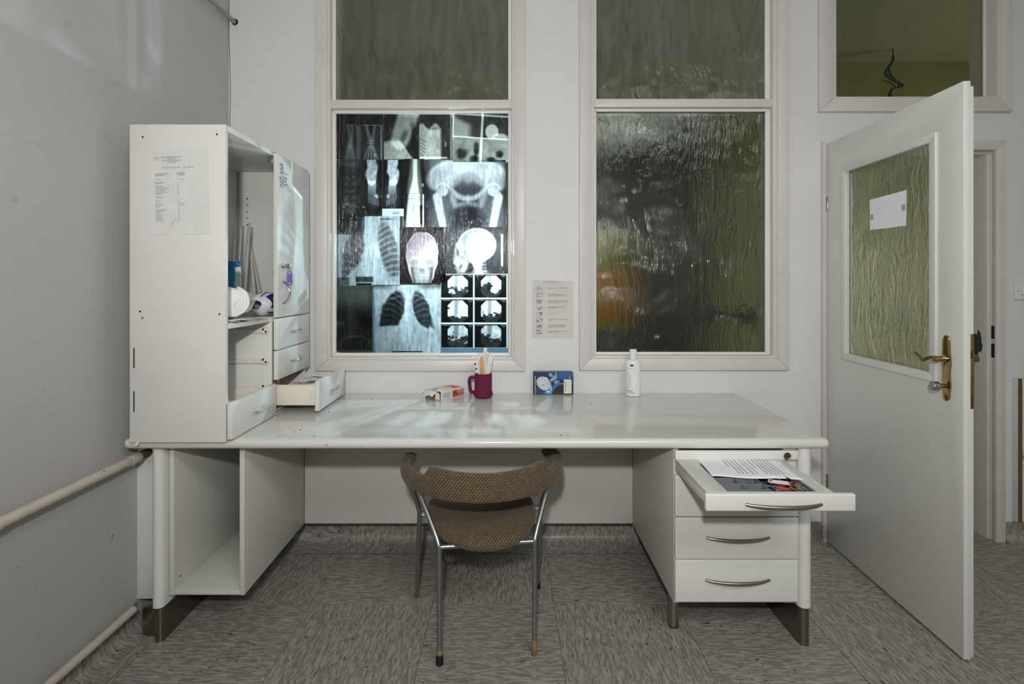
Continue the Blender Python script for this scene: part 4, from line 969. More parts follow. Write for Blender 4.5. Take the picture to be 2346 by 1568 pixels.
#@@DESKTHINGS
# ------------------------------------------------------------------ things on the desk
ZD = .748
mg = thing('mug', 'maroon knitted-cover mug holding wrapped spatulas on the desk', 'mug', (-.118, 2.62, ZD))
mc = (X(1107, 2.62), 2.62, ZD)
def mug_mat():
    t = NT('maroon_knit'); v = t.coords(); wv = t.add('ShaderNodeTexWave'); wv.inputs['Scale'].default_value = 110; wv.inputs['Distortion'].default_value = 1.5; wv.bands_direction = 'Z'
    t.link(v, wv.inputs['Vector']); n = t.noise(v, 260, 2)
    t.link(t.ramp(n, [(.35, lin((92, 14, 48))), (.7, lin((140, 28, 84)))]), t.b.inputs['Base Color']); t.b.inputs['Roughness'].default_value = .75
    t.bump(t.math('ADD', wv.outputs[1], n), .8, .002); return t.m
m_mug = mug_mat()
MB().lathe([(.036, .002), (.043, .006), (.0475, .016), (.0455, .026), (.0425, .032), (.0415, .045), (.0415, .110), (.0425, .116), (.0405, .119), (.0365, .117), (.036, .03), (0, .028)], mc, 36).build('cup', m_mug, mg, smooth=.9)
hp = spline([(-.038, 0, .098), (-.056, 0, .099), (-.066, 0, .088), (-.065, 0, .06), (-.060, 0, .032), (-.048, 0, .026), (-.038, 0, .03)], 5)
MB().tube([(mc[0] + p.x, mc[1] - .006, mc[2] + p.z) for p in hp], .0085, 10).build('handle', m_mug, mg)
MB().lathe([(.034, 0), (.037, .003)], mc, 30).build('base_ring', m_black, mg)
rr = random.Random(11); m_wrapper = mat('paper_wrapper', (228, 224, 214), .6, var=.05, vscale=50); m_wood = mat('birch_spatula', (206, 160, 112), .6, var=.08)
SP = [(-.024, -.012, 1088.5, 826, .011, 'blue dotted paper wrapped spatula at the left of the mug', 'dots'), (.000, -.020, 1103, 818, .010, 'bare wooden spatula showing in the mug', 'wood'),
      (-.006, -.004, 1098, 809, .012, 'broad white wrapped spatula in the middle of the mug', ''), (.004, .006, 1112, 797, .008, 'tallest white wrapped spatula in the mug', ''),
      (.012, -.012, 1114, 806, .008, 'white wrapped spatula with blue line print in the mug', 'line'), (.018, .000, 1119, 808, .008, 'white wrapped spatula right of the tallest one in the mug', 'line'),
      (.024, -.008, 1123, 812, .007, 'thin white wrapped spatula near the right of the mug', ''), (.027, .006, 1127, 818, .007, 'rightmost white wrapped spatula in the mug', ''),
      (-.018, .010, 1094, 815, .010, 'white wrapped spatula at the back left of the mug', '')]
for k, (bx_, by_, px, py, hw, lab, kind) in enumerate(SP):
    b0 = Vector((mc[0] + bx_ * .45, mc[1] + by_ * .5, ZD + .035)); t0 = Vector((X(px, 2.62 + by_), 2.62 + by_, Z(py, 2.62 + by_)))
    t_ = thing('spatula', lab, 'spatula', tuple(b0), group='spatulas in the mug'); ax = t0 - b0; n_ = Vector((1, .25 * math.sin(k * 2.1), 0)).normalized(); th = Vector((n_.y, -n_.x, 0)) * .0018
    def slabq(m_, nm, w0, w1, a0, a1, off=0, par=t_, wood=False):
        b = MB(); N = 10; rows = []
        for i in range(N + 1):
            q = a0 + (a1 - a0) * i / N; ww = w0 + (w1 - w0) * q
            if wood and q > .93: ww *= math.sqrt(max(.05, 1 - ((q - .93) / .07) ** 2))
            c = b0 + ax * q + th * off + th * .4 * math.sin(q * 9 + k); rows.append((c - n_ * ww + th, c + n_ * ww + th, c + n_ * ww - th, c - n_ * ww - th))
        for r_ in rows: b.v += [tuple(p) for p in r_]
        for i in range(N):
            for j in range(4): b.f.append((i * 4 + j, i * 4 + (j + 1) % 4, i * 4 + 4 + (j + 1) % 4, i * 4 + 4 + j))
        b.f += [(3, 2, 1, 0), (N * 4, N * 4 + 1, N * 4 + 2, N * 4 + 3)]
        return b.build(nm, m_, par, smooth=.5)
    body = slabq(m_wood if kind == 'wood' else m_wrapper, 'blade' if kind == 'wood' else 'wrapper', hw * .8, hw, 0, 1, wood=kind == 'wood')
    if kind == 'dots':
        for q in (.55, .72, .88):
            c = b0 + ax * q + Vector((0, -.0032, 0)); MB().lathe([(.0046, -.0004), (.0046, .0004)], (c.x - .003, c.y, c.z), 14, 'y', 1.4).build('blue_dot', m_inkb, body)
    if kind == 'line':
        a_ = b0 + ax * .45; c_ = b0 + ax * .95; MB().tube([a_ + Vector((0, -.0032, 0)), c_ + Vector((0, -.0032, 0))], .0009, 5).build('blue_print', mat('pale_blue_print', (120, 135, 165), .6), body)
# torn carton
ct = thing('carton', 'small torn white and red carton lying open on the desk left of the mug', 'box', (-.309, 2.553, ZD + .0005), local=True, rz=math.radians(51.5))
m_card = mat('white_card', (226, 223, 215), .55, var=.03, vscale=25); m_red = mat('red_card', (196, 62, 38), .5, var=.04); m_kraft = mat('brown_kraft', (150, 116, 76), .8, var=.2, vscale=60)
LL, WW, HH = .158, .105, .038
cbm = MB(); T = .0008
box('carton_side', m_card, ct, 0, LL, 0, T, 0, HH, 0); box('carton_side', m_card, ct, 0, LL, WW - T, WW, 0, HH, 0); box('carton_base', m_card, ct, 0, LL, T, WW - T, 0, T, 0); box('carton_end', m_card, ct, LL - T, LL, T, WW - T, T, HH, 0)
MB().grid(lambda u, v_: (LL * u - .004 * (1 - u) * math.sin(v_ * 5), T + (WW - 2 * T) * v_, HH + .0008 + .003 * (1 - u) * math.sin(v_ * 4)), 12, 8).build('carton_top', m_card, ct, solid=T)
MB().grid(lambda u, v_: (-.030 * u, WW * (.22 + .72 * v_) + .004 * u, HH + .001 - .022 * u ** 1.4 + .004 * math.sin(v_ * 6) * u), 8, 8).build('torn_flap', m_card, ct, solid=T)
MB().grid(lambda u, v_: (-.010 - .002 * u + .004 * math.sin(v_ * 3), WW * (.02 + .28 * u), HH * (.95 - .93 * v_)), 6, 6).build('end_flap', m_card, ct, solid=T)
for k in range(4):
    MB().grid(lambda u, v_: (.05 - .075 * u, WW * (.35 + .13 * k) + .016 * math.sin(u * 5 + k) + .012 * v_, .006 + .005 * k + .006 * math.sin(u * 7 + v_ * 4 + k * 2)), 12, 5).build('brown_paper', m_kraft, ct, solid=.001)
rp_ = MB().box(LL * .50, LL * .985, -.0006, 0, HH * .06, HH * .86).build('red_print', m_red, ct, smooth=0)
MB().box(LL * .72, LL * .95, -.0011, -.0006, HH * .44, HH * .80).build('barcode_field', m_card, rp_, smooth=0)
for k in range(9): MB().box(LL * (.735 + .022 * k), LL * (.735 + .022 * k + (.013 if k % 3 else .007)), -.0015, -.0011, HH * .47, HH * .77).build('barcode_bar', m_inkb, rp_, smooth=0)
MB().lathe([(.0042, -.0012), (.0042, -.0006)], (LL * .61, 0, HH * .5), 16, 'y').build('print_symbol', m_ink, rp_)
MB().box(LL * .78, LL * .93, -.0011, -.0006, HH * .2, HH * .27).build('white_print', m_card, rp_, smooth=0)
MB().box(LL * .52, LL * .97, WW * .12, WW * .72, HH + .0014, HH + .002).build('red_print', mat('red_card_top', (206, 92, 74), .5), ct, smooth=0)
MB().lathe([(.013, HH + .0035), (.013, HH + .0045)], (LL * .13, WW * .55, 0), 20, 'z', .55).build('blue_oval', mat('blue_oval_print', (90, 112, 150), .5), ct)
for k in range(8): MB().box(LL * .09, LL * (.46 if k % 3 else .40), -.0006, 0, HH * (.16 + .085 * k), HH * (.16 + .085 * k) + .0012).build('text_line', mat('greyblue_ink', (140, 148, 166), .6), ct, smooth=0)
# blood pressure gauge box with printed picture
YX = 2.686; bx0, bx1, bz1 = X(1222, YX), X(1313.5, YX), Z(853.5, YX)
gb = thing('gauge_box', 'black and blue blood pressure gauge box standing against the wall', 'box', ((bx0 + bx1) / 2, YX, ZD))
m_bk = mat('black_card', (24, 24, 28), .35)
MB().box(bx0, bx1, YX, YW - .004, ZD + .0003, bz1).build('carton', m_bk, gb, .0012)
def gauge_art(a, b):
    # a 0..100 across, b 0..60 from top
    r = np.full(a.shape, .006); g = np.full(a.shape, .008); bl = np.full(a.shape, .022)
    def lay(m_, c):
        nonlocal r, g, bl
        r = mixa(r, c[0], m_); g = mixa(g, c[1], m_); bl = mixa(bl, c[2], m_)
    lay(ell(a, b, 75, 3, 34, 16, .35) * .9, (.03, .12, .34)); lay(ell(a, b, 34, 4, 22, 9, .6) * .6, (.01, .03, .14))
    lay(ell(a, b, 14, 52, 20, 16, .5) * .7, (.01, .02, .12))
    lay(np.clip(ell(a, b, 70, 62, 28, 34, .06) - ell(a, b, 74, 66, 26, 33, .08), 0, 1), (.05, .19, .48))
    lay(np.clip(ell(a, b, 46, 58, 16, 14, .4) - ell(a, b, 62, 62, 14, 26, .1), 0, 1) * .8, (.12, .32, .6))
    lay(ell(a, b, 70, 60, 16, 18, .3), (.004, .005, .012))
    lay(ell(a, b, 29.5, 31, 17, 22, .03, -35), (.05, .14, .32)); lay(ell(a, b, 28.5, 30.6, 15.6, 20.4, .05, -35), (.42, .56, .68))
    lay(ell(a, b, 27, 30, 13.8, 17.5, .04, -35), (.58, .64, .68))
    lay(np.clip(ell(a, b, 34, 28, 17, 23, .04, -35) - ell(a, b, 30.5, 31, 17, 22.5, .04, -35), 0, 1) * .9, (.02, .03, .06))
    for k in range(17):
        t_ = math.radians(-200 + k * 18); ca, sa = math.cos(math.radians(-35)), math.sin(math.radians(-35))
        u, v_ = 11.2 * math.cos(t_), 14.6 * math.sin(t_); cx, cy = 27 + u * ca - v_ * sa, 30 + u * sa + v_ * ca
        lay(cap(a, b, cx, cy, cx + .5, cy + 1.0, .55, soft=.35) * .85, (.06, .08, .12))
    lay(cap(a, b, 28, 34, 40, 30, .28, soft=.25), (.1, .12, .16)); lay(ell(a, b, 28, 34, 1.4, 1.4), (.01, .02, .08)); lay(ell(a, b, 22.5, 36.5, 1.3, 1.3), (.4, .06, .06))
    lay(cap(a, b, 45, 20, 58, 11.5, 1.0, soft=.4), (.8, .84, .86)); lay(cap(a, b, 46.5, 23.5, 60, 14.5, 1.0, soft=.4), (.78, .82, .84)); lay(cap(a, b, 45.5, 21.8, 59, 13, .9, soft=.5), (.02, .05, .12))
    lay(ell(a, b, 44.5, 6, 4.2, 4.8, .2) * .85, (.36, .48, .62)); lay(cap(a, b, 47, 10, 53, 10.5, 1.2), (.5, .6, .7)); lay(cap(a, b, 57, 9, 59, 1, 1.0), (.5, .58, .66))
    lay(ell(a, b, 58, 26, 5.2, 5.0, .2) * .85, (.3, .44, .6)); lay(cap(a, b, 63, 25, 66, 24.5, 1.0), (.5, .58, .66))
    lay(ell(a, b, 56.8, 25, 1.6, 2.4, .4) * .8, (.05, .1, .2)); lay(ell(a, b, 43.5, 5.5, 1.6, 2, .4) * .7, (.06, .12, .22))
    lay(ell(a, b, 39, 53.5, 4.2, 2.6, .2), (.78, .80, .80)); lay(ell(a, b, 34, 15.5, 3.6, 1.8, .3, 20), (.75, .78, .8)); lay(cap(a, b, 47.5, 40, 45, 50, 1.2), (.6, .68, .74))
    lay(rect(a, b, 96.5, 24, 101, 31, .6), (.03, .09, .26))
    return r, g, bl
painted('front_picture', lambda u, v_: (bx0 + .0035 + (bx1 - bx0 - .0045) * u, np.full(u.shape, YX - .0006), bz1 - .0008 - (bz1 - ZD - .003) * v_), gauge_art, m_print, gb, (200, 120), (5, 100, 0, 60))
def bxp(a, b): return bx0 + (bx1 - bx0) * a / 100, bz1 - (bz1 - ZD) * b / 60
u_, w_ = bxp(6.2, 58)
text('BLUTDRUCK MESSGERÄT', .0092, (u_, YX - .0012, w_), m_edge, gb, rot=(math.pi / 2, -math.pi / 2, 0), sx=.86, name='box_lettering')
x_, z_ = bxp(76, 19); x2, z2 = bxp(95.5, 57)
lb = MB().box(x_, x2, YX - .0016, YX - .0008, z2, z_).build('sticker', m_paper, gb, smooth=0)
for k, q in enumerate((.14, .20, .26, .32, .60)):
    MB().box(x_ + (x2 - x_) * q, x_ + (x2 - x_) * (q + .025), YX - .002, YX - .0016, z2 + (z_ - z2) * .12, z2 + (z_ - z2) * (.9 - .05 * (k % 3) if k < 4 else .75)).build('sticker_line', m_inkl, lb, smooth=0)
u_, w_ = bxp(94, 18.5)
m_rlogo = mat('red_logo', (176, 40, 50), .5)
text('FK', .017, (u_, YX - .0014, w_), m_rlogo, gb, rot=(math.pi / 2, -math.pi / 2, 0), sx=.8, name='red_logo')
u_, w_ = bxp(90.5, 14.5)
MB().box(u_ - .0005, u_ + .0005, YX - .002, YX - .0016, w_ - .005, w_ + .005).build('logo_cross', m_edge, gb, smooth=0); MB().box(u_ - .004, u_ + .004, YX - .0021, YX - .0016, w_ - .0006, w_ + .0006).build('logo_cross', m_edge, gb, smooth=0)
for k, q in enumerate((2, 10, 17, 20, 26, 28.5, 34)):
    x_, _ = bxp(q, 0); MB().box(x_, x_ + .002, YX + .006, YX + .026, bz1, bz1 + .0004).build('top_print', m_inkl, gb, smooth=0)
# lotion bottle, flattened oval
YB_ = 2.652; bc = (X(1450.5, YB_), YB_, ZD)
lo = thing('lotion_bottle', 'white flat lotion bottle with small blue oval label on the desk', 'bottle', bc, local=True, rz=math.radians(-14))
m_pl = mat('white_bottle_plastic', (232, 232, 228), .35, var=.015)
MB().lathe([(.0335, .001), (.0355, .004), (.0350, .05), (.0352, .12), (.0352, .168), (.033, .174), (.022, .180), (.016, .181), (.014, .183)], (0, 0, 0), 40, 'z', .56).build('body', m_pl, lo, smooth=.7)
cpn = MB().lathe([(.0172, .181), (.0172, .222), (.0178, .2225), (.0178, .228), (.0165, .2295), (0, .2295)], (0, 0, 0), 28, 'z', .9).build('cap', m_pl, lo, smooth=.7)
def on_body(u, w_):   # u sideways, w height on front face
    return (u, -.56 * math.sqrt(max(0, .0352 ** 2 - u * u)) - .0006, w_)
def bpatch(nm, u0, u1, w0, w1, m_): return MB().grid(lambda a, b: on_body(u0 + (u1 - u0) * a, w0 + (w1 - w0) * b), 6, 2).build(nm, m_, lo, smooth=1)
MB().poly([on_body(-.006 + .0095 * math.cos(a), .152 + .0052 * math.sin(a)) for a in [k * math.pi / 10 for k in range(20)]]).build('blue_oval', m_inkb, lo, smooth=0)
bpatch('yellow_bar', -.029, .009, .1335, .1372, mat('yellow_print', (226, 204, 130), .5)); bpatch('green_bar', -.029, .009, .0145, .0182, mat('green_bar_print', (150, 210, 180), .5))
for k, L in enumerate((.008, .008, .016, .018, .019, .019, .023)): bpatch('label_line', -.028, -.028 + L, .113 - k * .0062, .1145 - k * .0062, mat('bluegrey_print', (150, 156, 176), .5))
for k in range(4): bpatch('label_line', -.029, .004 - .004 * k, .021 + k * .0032, .0225 + k * .0032, mat('bluegrey_print', (150, 156, 176), .5))
for cx_, cz_, r_ in ((-.023, .062, .005), (-.020, .050, .0055), (-.012, .064, .003), (-.024, .046, .004)):
    MB().tube([on_body(cx_ + r_ * math.cos(a), cz_ + r_ * math.sin(a)) for a in [k * math.pi / 7 for k in range(12)]], .0005, 5, caps=False).build('hand_drawing', mat('bluegrey_print', (150, 156, 176), .5), lo)
# hand washing sheet on the wall
YH = YW - .0012
hs = thing('hand_washing_sheet', 'handwashing instruction sheet with eight small pictures taped between the windows', 'notice', (X(1266, YH), YH, 1.15))
def hp_(px, py): return (X(px, YH), Z(py, YH))
def hz_(a, b): return 1210 + a / 9.8, 630 + b / 9.8
MB().prism([hp_(*hz_(a, b)) for a, b in ((108, 118), (600, 122), (1010, 142), (1020, 800), (1015, 1425), (500, 1422), (88, 1435), (88, 700))], 'y', YH, YH + .0006).build('sheet', mat('wash_sheet_paper', (208, 205, 198), .8, var=.04, vscale=18), hs, smooth=0)
YHT = YH - .0006
def htext(s, a, b, h, m_, **kw):
    px, py = hz_(a, b); return text(s, h / 9.8 * YH / F / .72, (X(px, YHT), YHT, Z(py, YHT)), m_, hs, **kw)
htext('TEHNIKA UMIVANJA IN RAZKUŽEVANJA ROK', 510, 175, 15, mat('maroon_ink', (110, 44, 44), .7), align='CENTER', sx=.80)
htext('Tehnika umivanja in razkuževanja rok', 555, 235, 12, m_inkl, align='CENTER', sx=.70)
pics = [(265, 362), (402, 497), (555, 648), (692, 785), (835, 930), (970, 1065), (1108, 1203), (1238, 1330)]
def hand_pic(k):
    def fn(a, b):
        n = fbm(a, b, .5, .5, k * 3); v = .42 + 0 * a
        rk = random.Random(k)
        for _ in range(5):
            v = v - .36 * cap(a, b, rk.uniform(0, 1.4), rk.uniform(0, 1), rk.uniform(0, 1.4), rk.uniform(0, 1), .03, .09, .05)
            v = v + .3 * cap(a, b, rk.uniform(0, 1.4), rk.uniform(0, 1), rk.uniform(0, 1.4), rk.uniform(0, 1), .05, .12, .05)
        v = np.clip(v + (n - .5) * .35, .03, .62); e_ = np.minimum(np.minimum(a, 1.4 - a), np.minimum(b, 1 - b)); v = np.where(e_ < .05, v * .6, v)
        return v, v * .97, v * .92
    return fn
for k, (b0_, b1_) in enumerate(pics):
    p0 = hp_(*hz_(187, b0_)); p1 = hp_(*hz_(322, b1_))
    painted('step_picture', lambda u, v_, p0=p0, p1=p1: (p0[0] + (p1[0] - p0[0]) * u, np.full(u.shape, YHT), p0[1] + (p1[1] - p0[1]) * v_), hand_pic(k), m_print, hs, (28, 20), (0, 1.4, 0, 1))
    nl = (2, 3, 3, 2, 1, 2, 4, 2)[k]; ws = ((880, 500), (655, 855, 760), (890, 895, 710), (840, 655), (565,), (895, 530), (855, 835, 835, 505), (880, 685))[k]
    for j in range(nl):
        y_ = (b0_ + b1_) / 2 - 16 + j * 24 - (nl - 1) * 6; ln = MB(); x_ = 445; r_ = random.Random(k * 9 + j)
        while x_ < ws[j]:
            L = min(r_.uniform(18, 60), ws[j] - x_); p0 = hp_(*hz_(x_, y_)); p1 = hp_(*hz_(x_ + L, y_ + 9))
            ln.poly([(p0[0], YHT, p0[1]), (p1[0], YHT, p0[1]), (p1[0], YHT, p1[1]), (p0[0], YHT, p1[1])]); x_ += L + 9
        o = ln.build('printed_line', m_inkl, hs, smooth=0); o['kind'] = 'stuff'
# crumbs on the desk
m_crumb = mat('dark_crumb', (58, 52, 44), .9); rr = random.Random(21)
CR = [(672, 985), (676, 990), (688, 986), (1066, 975), (753, 944), (851, 915), (1132, 886), (1353, 924), (786, 912), (1010, 893), (1285, 998), (997, 950), (1302, 999), (720, 1000)]
cru = thing('crumbs', 'scattered dark crumbs and paint flakes on the desk top', 'debris', (-.3, 2.3, ZD), kind='stuff')
b = MB()
for px, py in CR:
    Y = F * (CH - ZD) / (py - HY); x = X(px, Y); r = rr.uniform(.0015, .003)
    b.prism([(x + r * math.cos(a) * rr.uniform(.5, 1.6), Y + r * math.sin(a) * rr.uniform(.6, 1.3)) for a in [k * math.pi / 3 for k in range(6)]], 'z', ZD + .0001, ZD + .0015)
b.build('crumb', m_crumb, cru, smooth=0)

#@@CHAIR
# ------------------------------------------------------------------ chair
ch = thing('chair', 'brown patterned armchair with steel tube legs standing at the desk', 'chair', (-.092, 2.075, 0), local=True, rz=math.radians(7.5))
def uvmesh(name, rows, m, parent, closed=False, caps=True, uvs=None):
    nv, nu = len(rows), len(rows[0]); me = bpy.data.meshes.new(name); V = [tuple(p) for r in rows for p in r]; Fc = []
    for j in range(nv - 1):
        for i in range(nu if closed else nu - 1): Fc.append((j * nu + i, j * nu + (i + 1) % nu, (j + 1) * nu + (i + 1) % nu, (j + 1) * nu + i))
    if caps: Fc.append(tuple(range(nu))[::-1]); Fc.append(tuple((nv - 1) * nu + i for i in range(nu)))
    me.from_pydata(V, [], Fc); ul = me.uv_layers.new(name='UVMap'); U = [q for r in uvs for q in r]
    per = uvs[0][-1][1] + (uvs[0][-1][1] - uvs[0][-2][1]) if closed else 0
    for p in me.polygons:
        vs = [me.loops[li].vertex_index for li in p.loop_indices]; iv = [v % nu for v in vs]; wrap = closed and len(vs) == 4 and max(iv) == nu - 1 and min(iv) == 0
        for li, v in zip(p.loop_indices, vs):
            q = U[v]
            if wrap and v % nu == 0: q = (q[0], uvs[v // nu][-1][1] + .012)
            ul.data[li].uv = q
    bm = bmesh.new(); bm.from_mesh(me); bmesh.ops.recalc_face_normals(bm, faces=bm.faces); bm.to_mesh(me); bm.free()
    for p in me.polygons: p.use_smooth = True
    me.set_sharp_from_angle(angle=1.2)
    o = bpy.data.objects.new(name, me); COL.objects.link(o); return put(o, m, parent)
# wrap-round backrest: swept along the arm line
path = spline([(-.262, .105, 0), (-.288, .03, 0), (-.284, -.06, 0), (-.245, -.15, 0), (-.165, -.225, 0), (-.08, -.258, 0), (0, -.268, 0), (.08, -.258, 0), (.165, -.225, 0), (.245, -.15, 0), (.284, -.06, 0), (.288, .03, 0), (.262, .105, 0)], 6)
rows, uvs = [], []; s_acc = 0; N = len(path)
for i, p in enumerate(path):
    if i: s_acc += (p - path[i - 1]).length
    tg_ = (path[min(i + 1, N - 1)] - path[max(i - 1, 0)]).normalized(); out = Vector((tg_.y, -tg_.x, 0))
    t_ = abs(2 * i / (N - 1) - 1)                       # 0 at the middle of the back, 1 at the arm tips
    k = 1 - min(1, max(0, (t_ - .385) / .05)); k = k * k * (3 - 2 * k)
    zb = .570 + .022 * min(1, t_ / .75) ** 2; zt = .641 + .012 * max(0, t_ - .6) + k * (.027 + .022 * min(1, t_ / .5) ** 2)
    tipk = 1 - max(0, (t_ - .86) / .14) ** 2 * .75
    zc = (zb + zt) / 2; hh = (zt - zb) / 2 * tipk; th = (.0115 + .007 * (1 - k) ) * (.55 + .45 * tipk); lean = .10
    r_, q_ = [], []; NS = 20
    for j in range(NS):
        a = 2 * math.pi * j / NS - math.pi / 2; ca, sa = math.cos(a), math.sin(a)
        cc = math.copysign(abs(ca) ** .45, ca); ss = math.copysign(abs(sa) ** (.40 + .25 * (1 - k)), sa)
        w_ = ss * hh; pp_ = Vector((cc * th, w_, 0)); arc_ = (arc_ + (pp_ - lastp).length) if j else 0.0; lastp = pp_; r_.append(p + out * (cc * th - lean * w_ * .0) + Vector((0, 0, zc + w_))); q_.append((s_acc, arc_))
    rows.append(r_); uvs.append(q_)
bk = uvmesh('backrest', rows, m_fabric, ch, closed=True, uvs=uvs)
MB().grid(lambda u, v_: (.022 + .03 * (u - .5), -.2795 + .010 * v_, .6675 + .0014 * math.sin(math.pi * u)), 8, 3).build('torn_foam', mat('yellow_foam', (140, 106, 62), .9), bk, solid=.001)
# seat
hf = [(0, .190), (.10, .189), (.165, .172), (.200, .12), (.208, .05), (.200, -.04), (.182, -.115), (.146, -.185), (.080, -.232), (0, -.247)]
ol = spline([(x, y, 0) for x, y in hf] + [(-x, y, 0) for x, y in hf[::-1][1:-1]], 4, closed=True)
cen = Vector((0, -.02, 0)); rows, uvs = [], []
for s_, z in ((.02, .447), (.3, .446), (.6, .4455), (.82, .446), (.93, .443), (.985, .436), (1.0, .425), (.985, .413), (.92, .407), (.02, .409)):
    r_ = []; q_ = []; su = {.443: .93, .436: .99, .425: 1.04, .413: 1.09, .407: 1.15, .409: 1.3}.get(z, s_)
    for p in ol:
        c = cen + (p - cen) * s_; dz = -.020 * max(0, (-c.y - .13) / .12) ** 1.5 - .012 * max(0, (c.y - .12) / .07) ** 2
        r_.append(Vector((c.x, c.y, z + dz))); e_ = cen + (p - cen) * su; q_.append((e_.x, e_.y))
    rows.append(r_); uvs.append(q_)
nu = len(ol)
me = bpy.data.meshes.new('seat'); V = [tuple(p) for r in rows for p in r]; Fc = [tuple(range(nu))[::-1], tuple((len(rows) - 1) * nu + i for i in range(nu))]
for j in range(len(rows) - 1):
    for i in range(nu): Fc.append((j * nu + i, j * nu + (i + 1) % nu, (j + 1) * nu + (i + 1) % nu, (j + 1) * nu + i))
me.from_pydata(V, [], Fc); ul = me.uv_layers.new(name='UVMap'); U = [q for r in uvs for q in r]
for p in me.polygons:
    p.use_smooth = True
    for li in p.loop_indices: ul.data[li].uv = U[me.loops[li].vertex_index]
bm = bmesh.new(); bm.from_mesh(me); bmesh.ops.recalc_face_normals(bm, faces=bm.faces); bm.to_mesh(me); bm.free()
put(bpy.data.objects.new('seat', me), m_fabric, ch); COL.objects.link(bpy.data.objects['seat'])
R_ = .0092
def chain(pts): return spline(pts, 5)
for s_ in (-1, 1):
    rear = [(s_ * .164, -.205, .012 if s_ < 0 else .004), (s_ * .166, -.203, .20), (s_ * .166, -.203, .37), (s_ * .170, -.198, .415), (s_ * .205, -.145, .49), (s_ * .262, -.060, .598)]
    lr = MB().tube(chain(rear), R_, 14).build('leg', m_tube, ch)
    fro = [(s_ * .2535, .205, .004 if s_ < 0 else .012), (s_ * .247, .13, .22), (s_ * .240, .068, .385), (s_ * .242, .050, .43), (s_ * .262, .012, .52), (s_ * .280, -.018, .598)]
    lf = MB().tube(chain(fro), R_, 14).build('leg', m_tube, ch)
    if s_ < 0:
        MB().lathe([(.0128, 0), (.0135, .003), (.012, .030), (.0105, .033)], (s_ * .164, -.205, 0), 16).build('rubber_foot', m_black, lr)
    else:
        MB().lathe([(.0128, 0), (.0135, .003), (.012, .030), (.0105, .033)], (s_ * .2535, .205, 0), 16).build('rubber_foot', m_black, lf)
    MB().tube([(s_ * .164, -.2053, .034 if s_ < 0 else .022), (s_ * .164, -.205, .044), (s_ * .1645, -.2048, .058 if s_ > 0 else .05)], [.0105, .0115, .0102], 12).build('glue_residue', mat('glue_residue', (138, 116, 86), .9, var=.2, vscale=80), lr)
    MB().tube([(s_ * .240, .068, .405), (s_ * .185, .060, .408)], .0065, 10).build('seat_stub', m_tube, ch)
MB().tube([(-.166, -.203, .400), (.166, -.203, .400)], .0078, 12).build('rear_crossbar', m_tube, ch)
MB().tube([(-.240, .068, .398), (.240, .068, .398)], .0078, 12).build('front_crossbar', m_tube, ch)
for x in (-.07, .08): MB().lathe([(.006, .385), (.006, .410)], (x, -.196, 0), 10).build('rubber_buffer', m_black, ch)

#@@FILMS
# ------------------------------------------------------------------ x-ray films behind the rippled glass
def toned(v, dark, light):
    v = np.clip(v, 0, 1) ** 1.5; return tuple(mixa(d * .25, l * .98, v) for d, l in zip(dark, light))
NEU = ((.010, .011, .014), (.86, .95, 1.0)); OLI = ((.012, .013, .010), (.82, .86, .74)); BLU = ((.006, .012, .018), (.72, .92, 1.0)); VIO = ((.028, .026, .036), (.98, .97, 1.0))  # OLI puts the greenish light behind the upper films into their colour
def lung(x, y, cx, cy, w, h, side, skew=.0):
    yy = (y - cy) / h; xx = (x - cx - skew * (y - cy)) * side / w
    top = 1 - sm(.9, 1.1, np.sqrt((xx * 1.0) ** 2 + np.where(yy < 0, yy, 0) ** 2))
    lower = 1 - sm(.9 + .1 * 0, 1.08, np.abs(xx) * (1 + 0 * yy))
    m_ = np.where(yy < 0, top, lower) * (1 - sm(.92, 1.08, yy - .42 * xx))
    return m_
def ribs(x, y, cx, cy, w, h, side, n=6, amp=.25):
    xx = (x - cx) * side / w; ph = (y - cy) / h * n - (xx + .4) ** 2 * 1.1 * 1.0 + xx * .4
    return amp * (.5 + .5 * np.cos(2 * math.pi * ph)) ** 2
def f_hands(x, y):
    v = .035 + .03 * fbm(x, y, 30, 30) - .02 * rect(x, y, 760, 255, 880, 288, 1)
    v = v + .20 * rect(x, y, 816, 289, 826, 366, 1.5) * (.8 + .4 * fbm(x, y, 9, 30, 4)) + .28 * rect(x, y, 871.5, 289, 876, 366, 1)
    for a, c in (((797, 288, 803, 322, 3.2, 4), .22), ((806, 288, 807, 322, 2.4, 3.4), .22), ((839, 288, 848, 320, 3, 4.5), .24), ((858, 288, 855, 320, 2.6, 3.8), .24)): v = v + c * cap(x, y, *a)
    for cx, cy in ((802, 327), (806, 331), (799, 332), (847, 326), (853, 327), (850, 332)): v = v + .16 * ell(x, y, cx, cy, 5, 5, .4)
    for k, q in enumerate((-9, -4, 1, 6, 10)):
        v = v + .20 * cap(x, y, 802 + q * .45, 336, 801 + q * 1.2, 366, 1.7) + .22 * cap(x, y, 850 + q * .5, 336, 849 + q * 1.7, 366, 1.6)
    v = v + .10 * ell(x, y, 802, 352, 13, 22, .5) + .08 * ell(x, y, 850, 350, 16, 22, .6)
    v = v + .35 * rect(x, y, 798, 286.4, 878, 287.6, .6) + .45 * rect(x, y, 858, 352, 861, 359, .5)
    return toned(v * (.8 + .4 * fbm(x, y, 4, 14, 8)), *NEU)
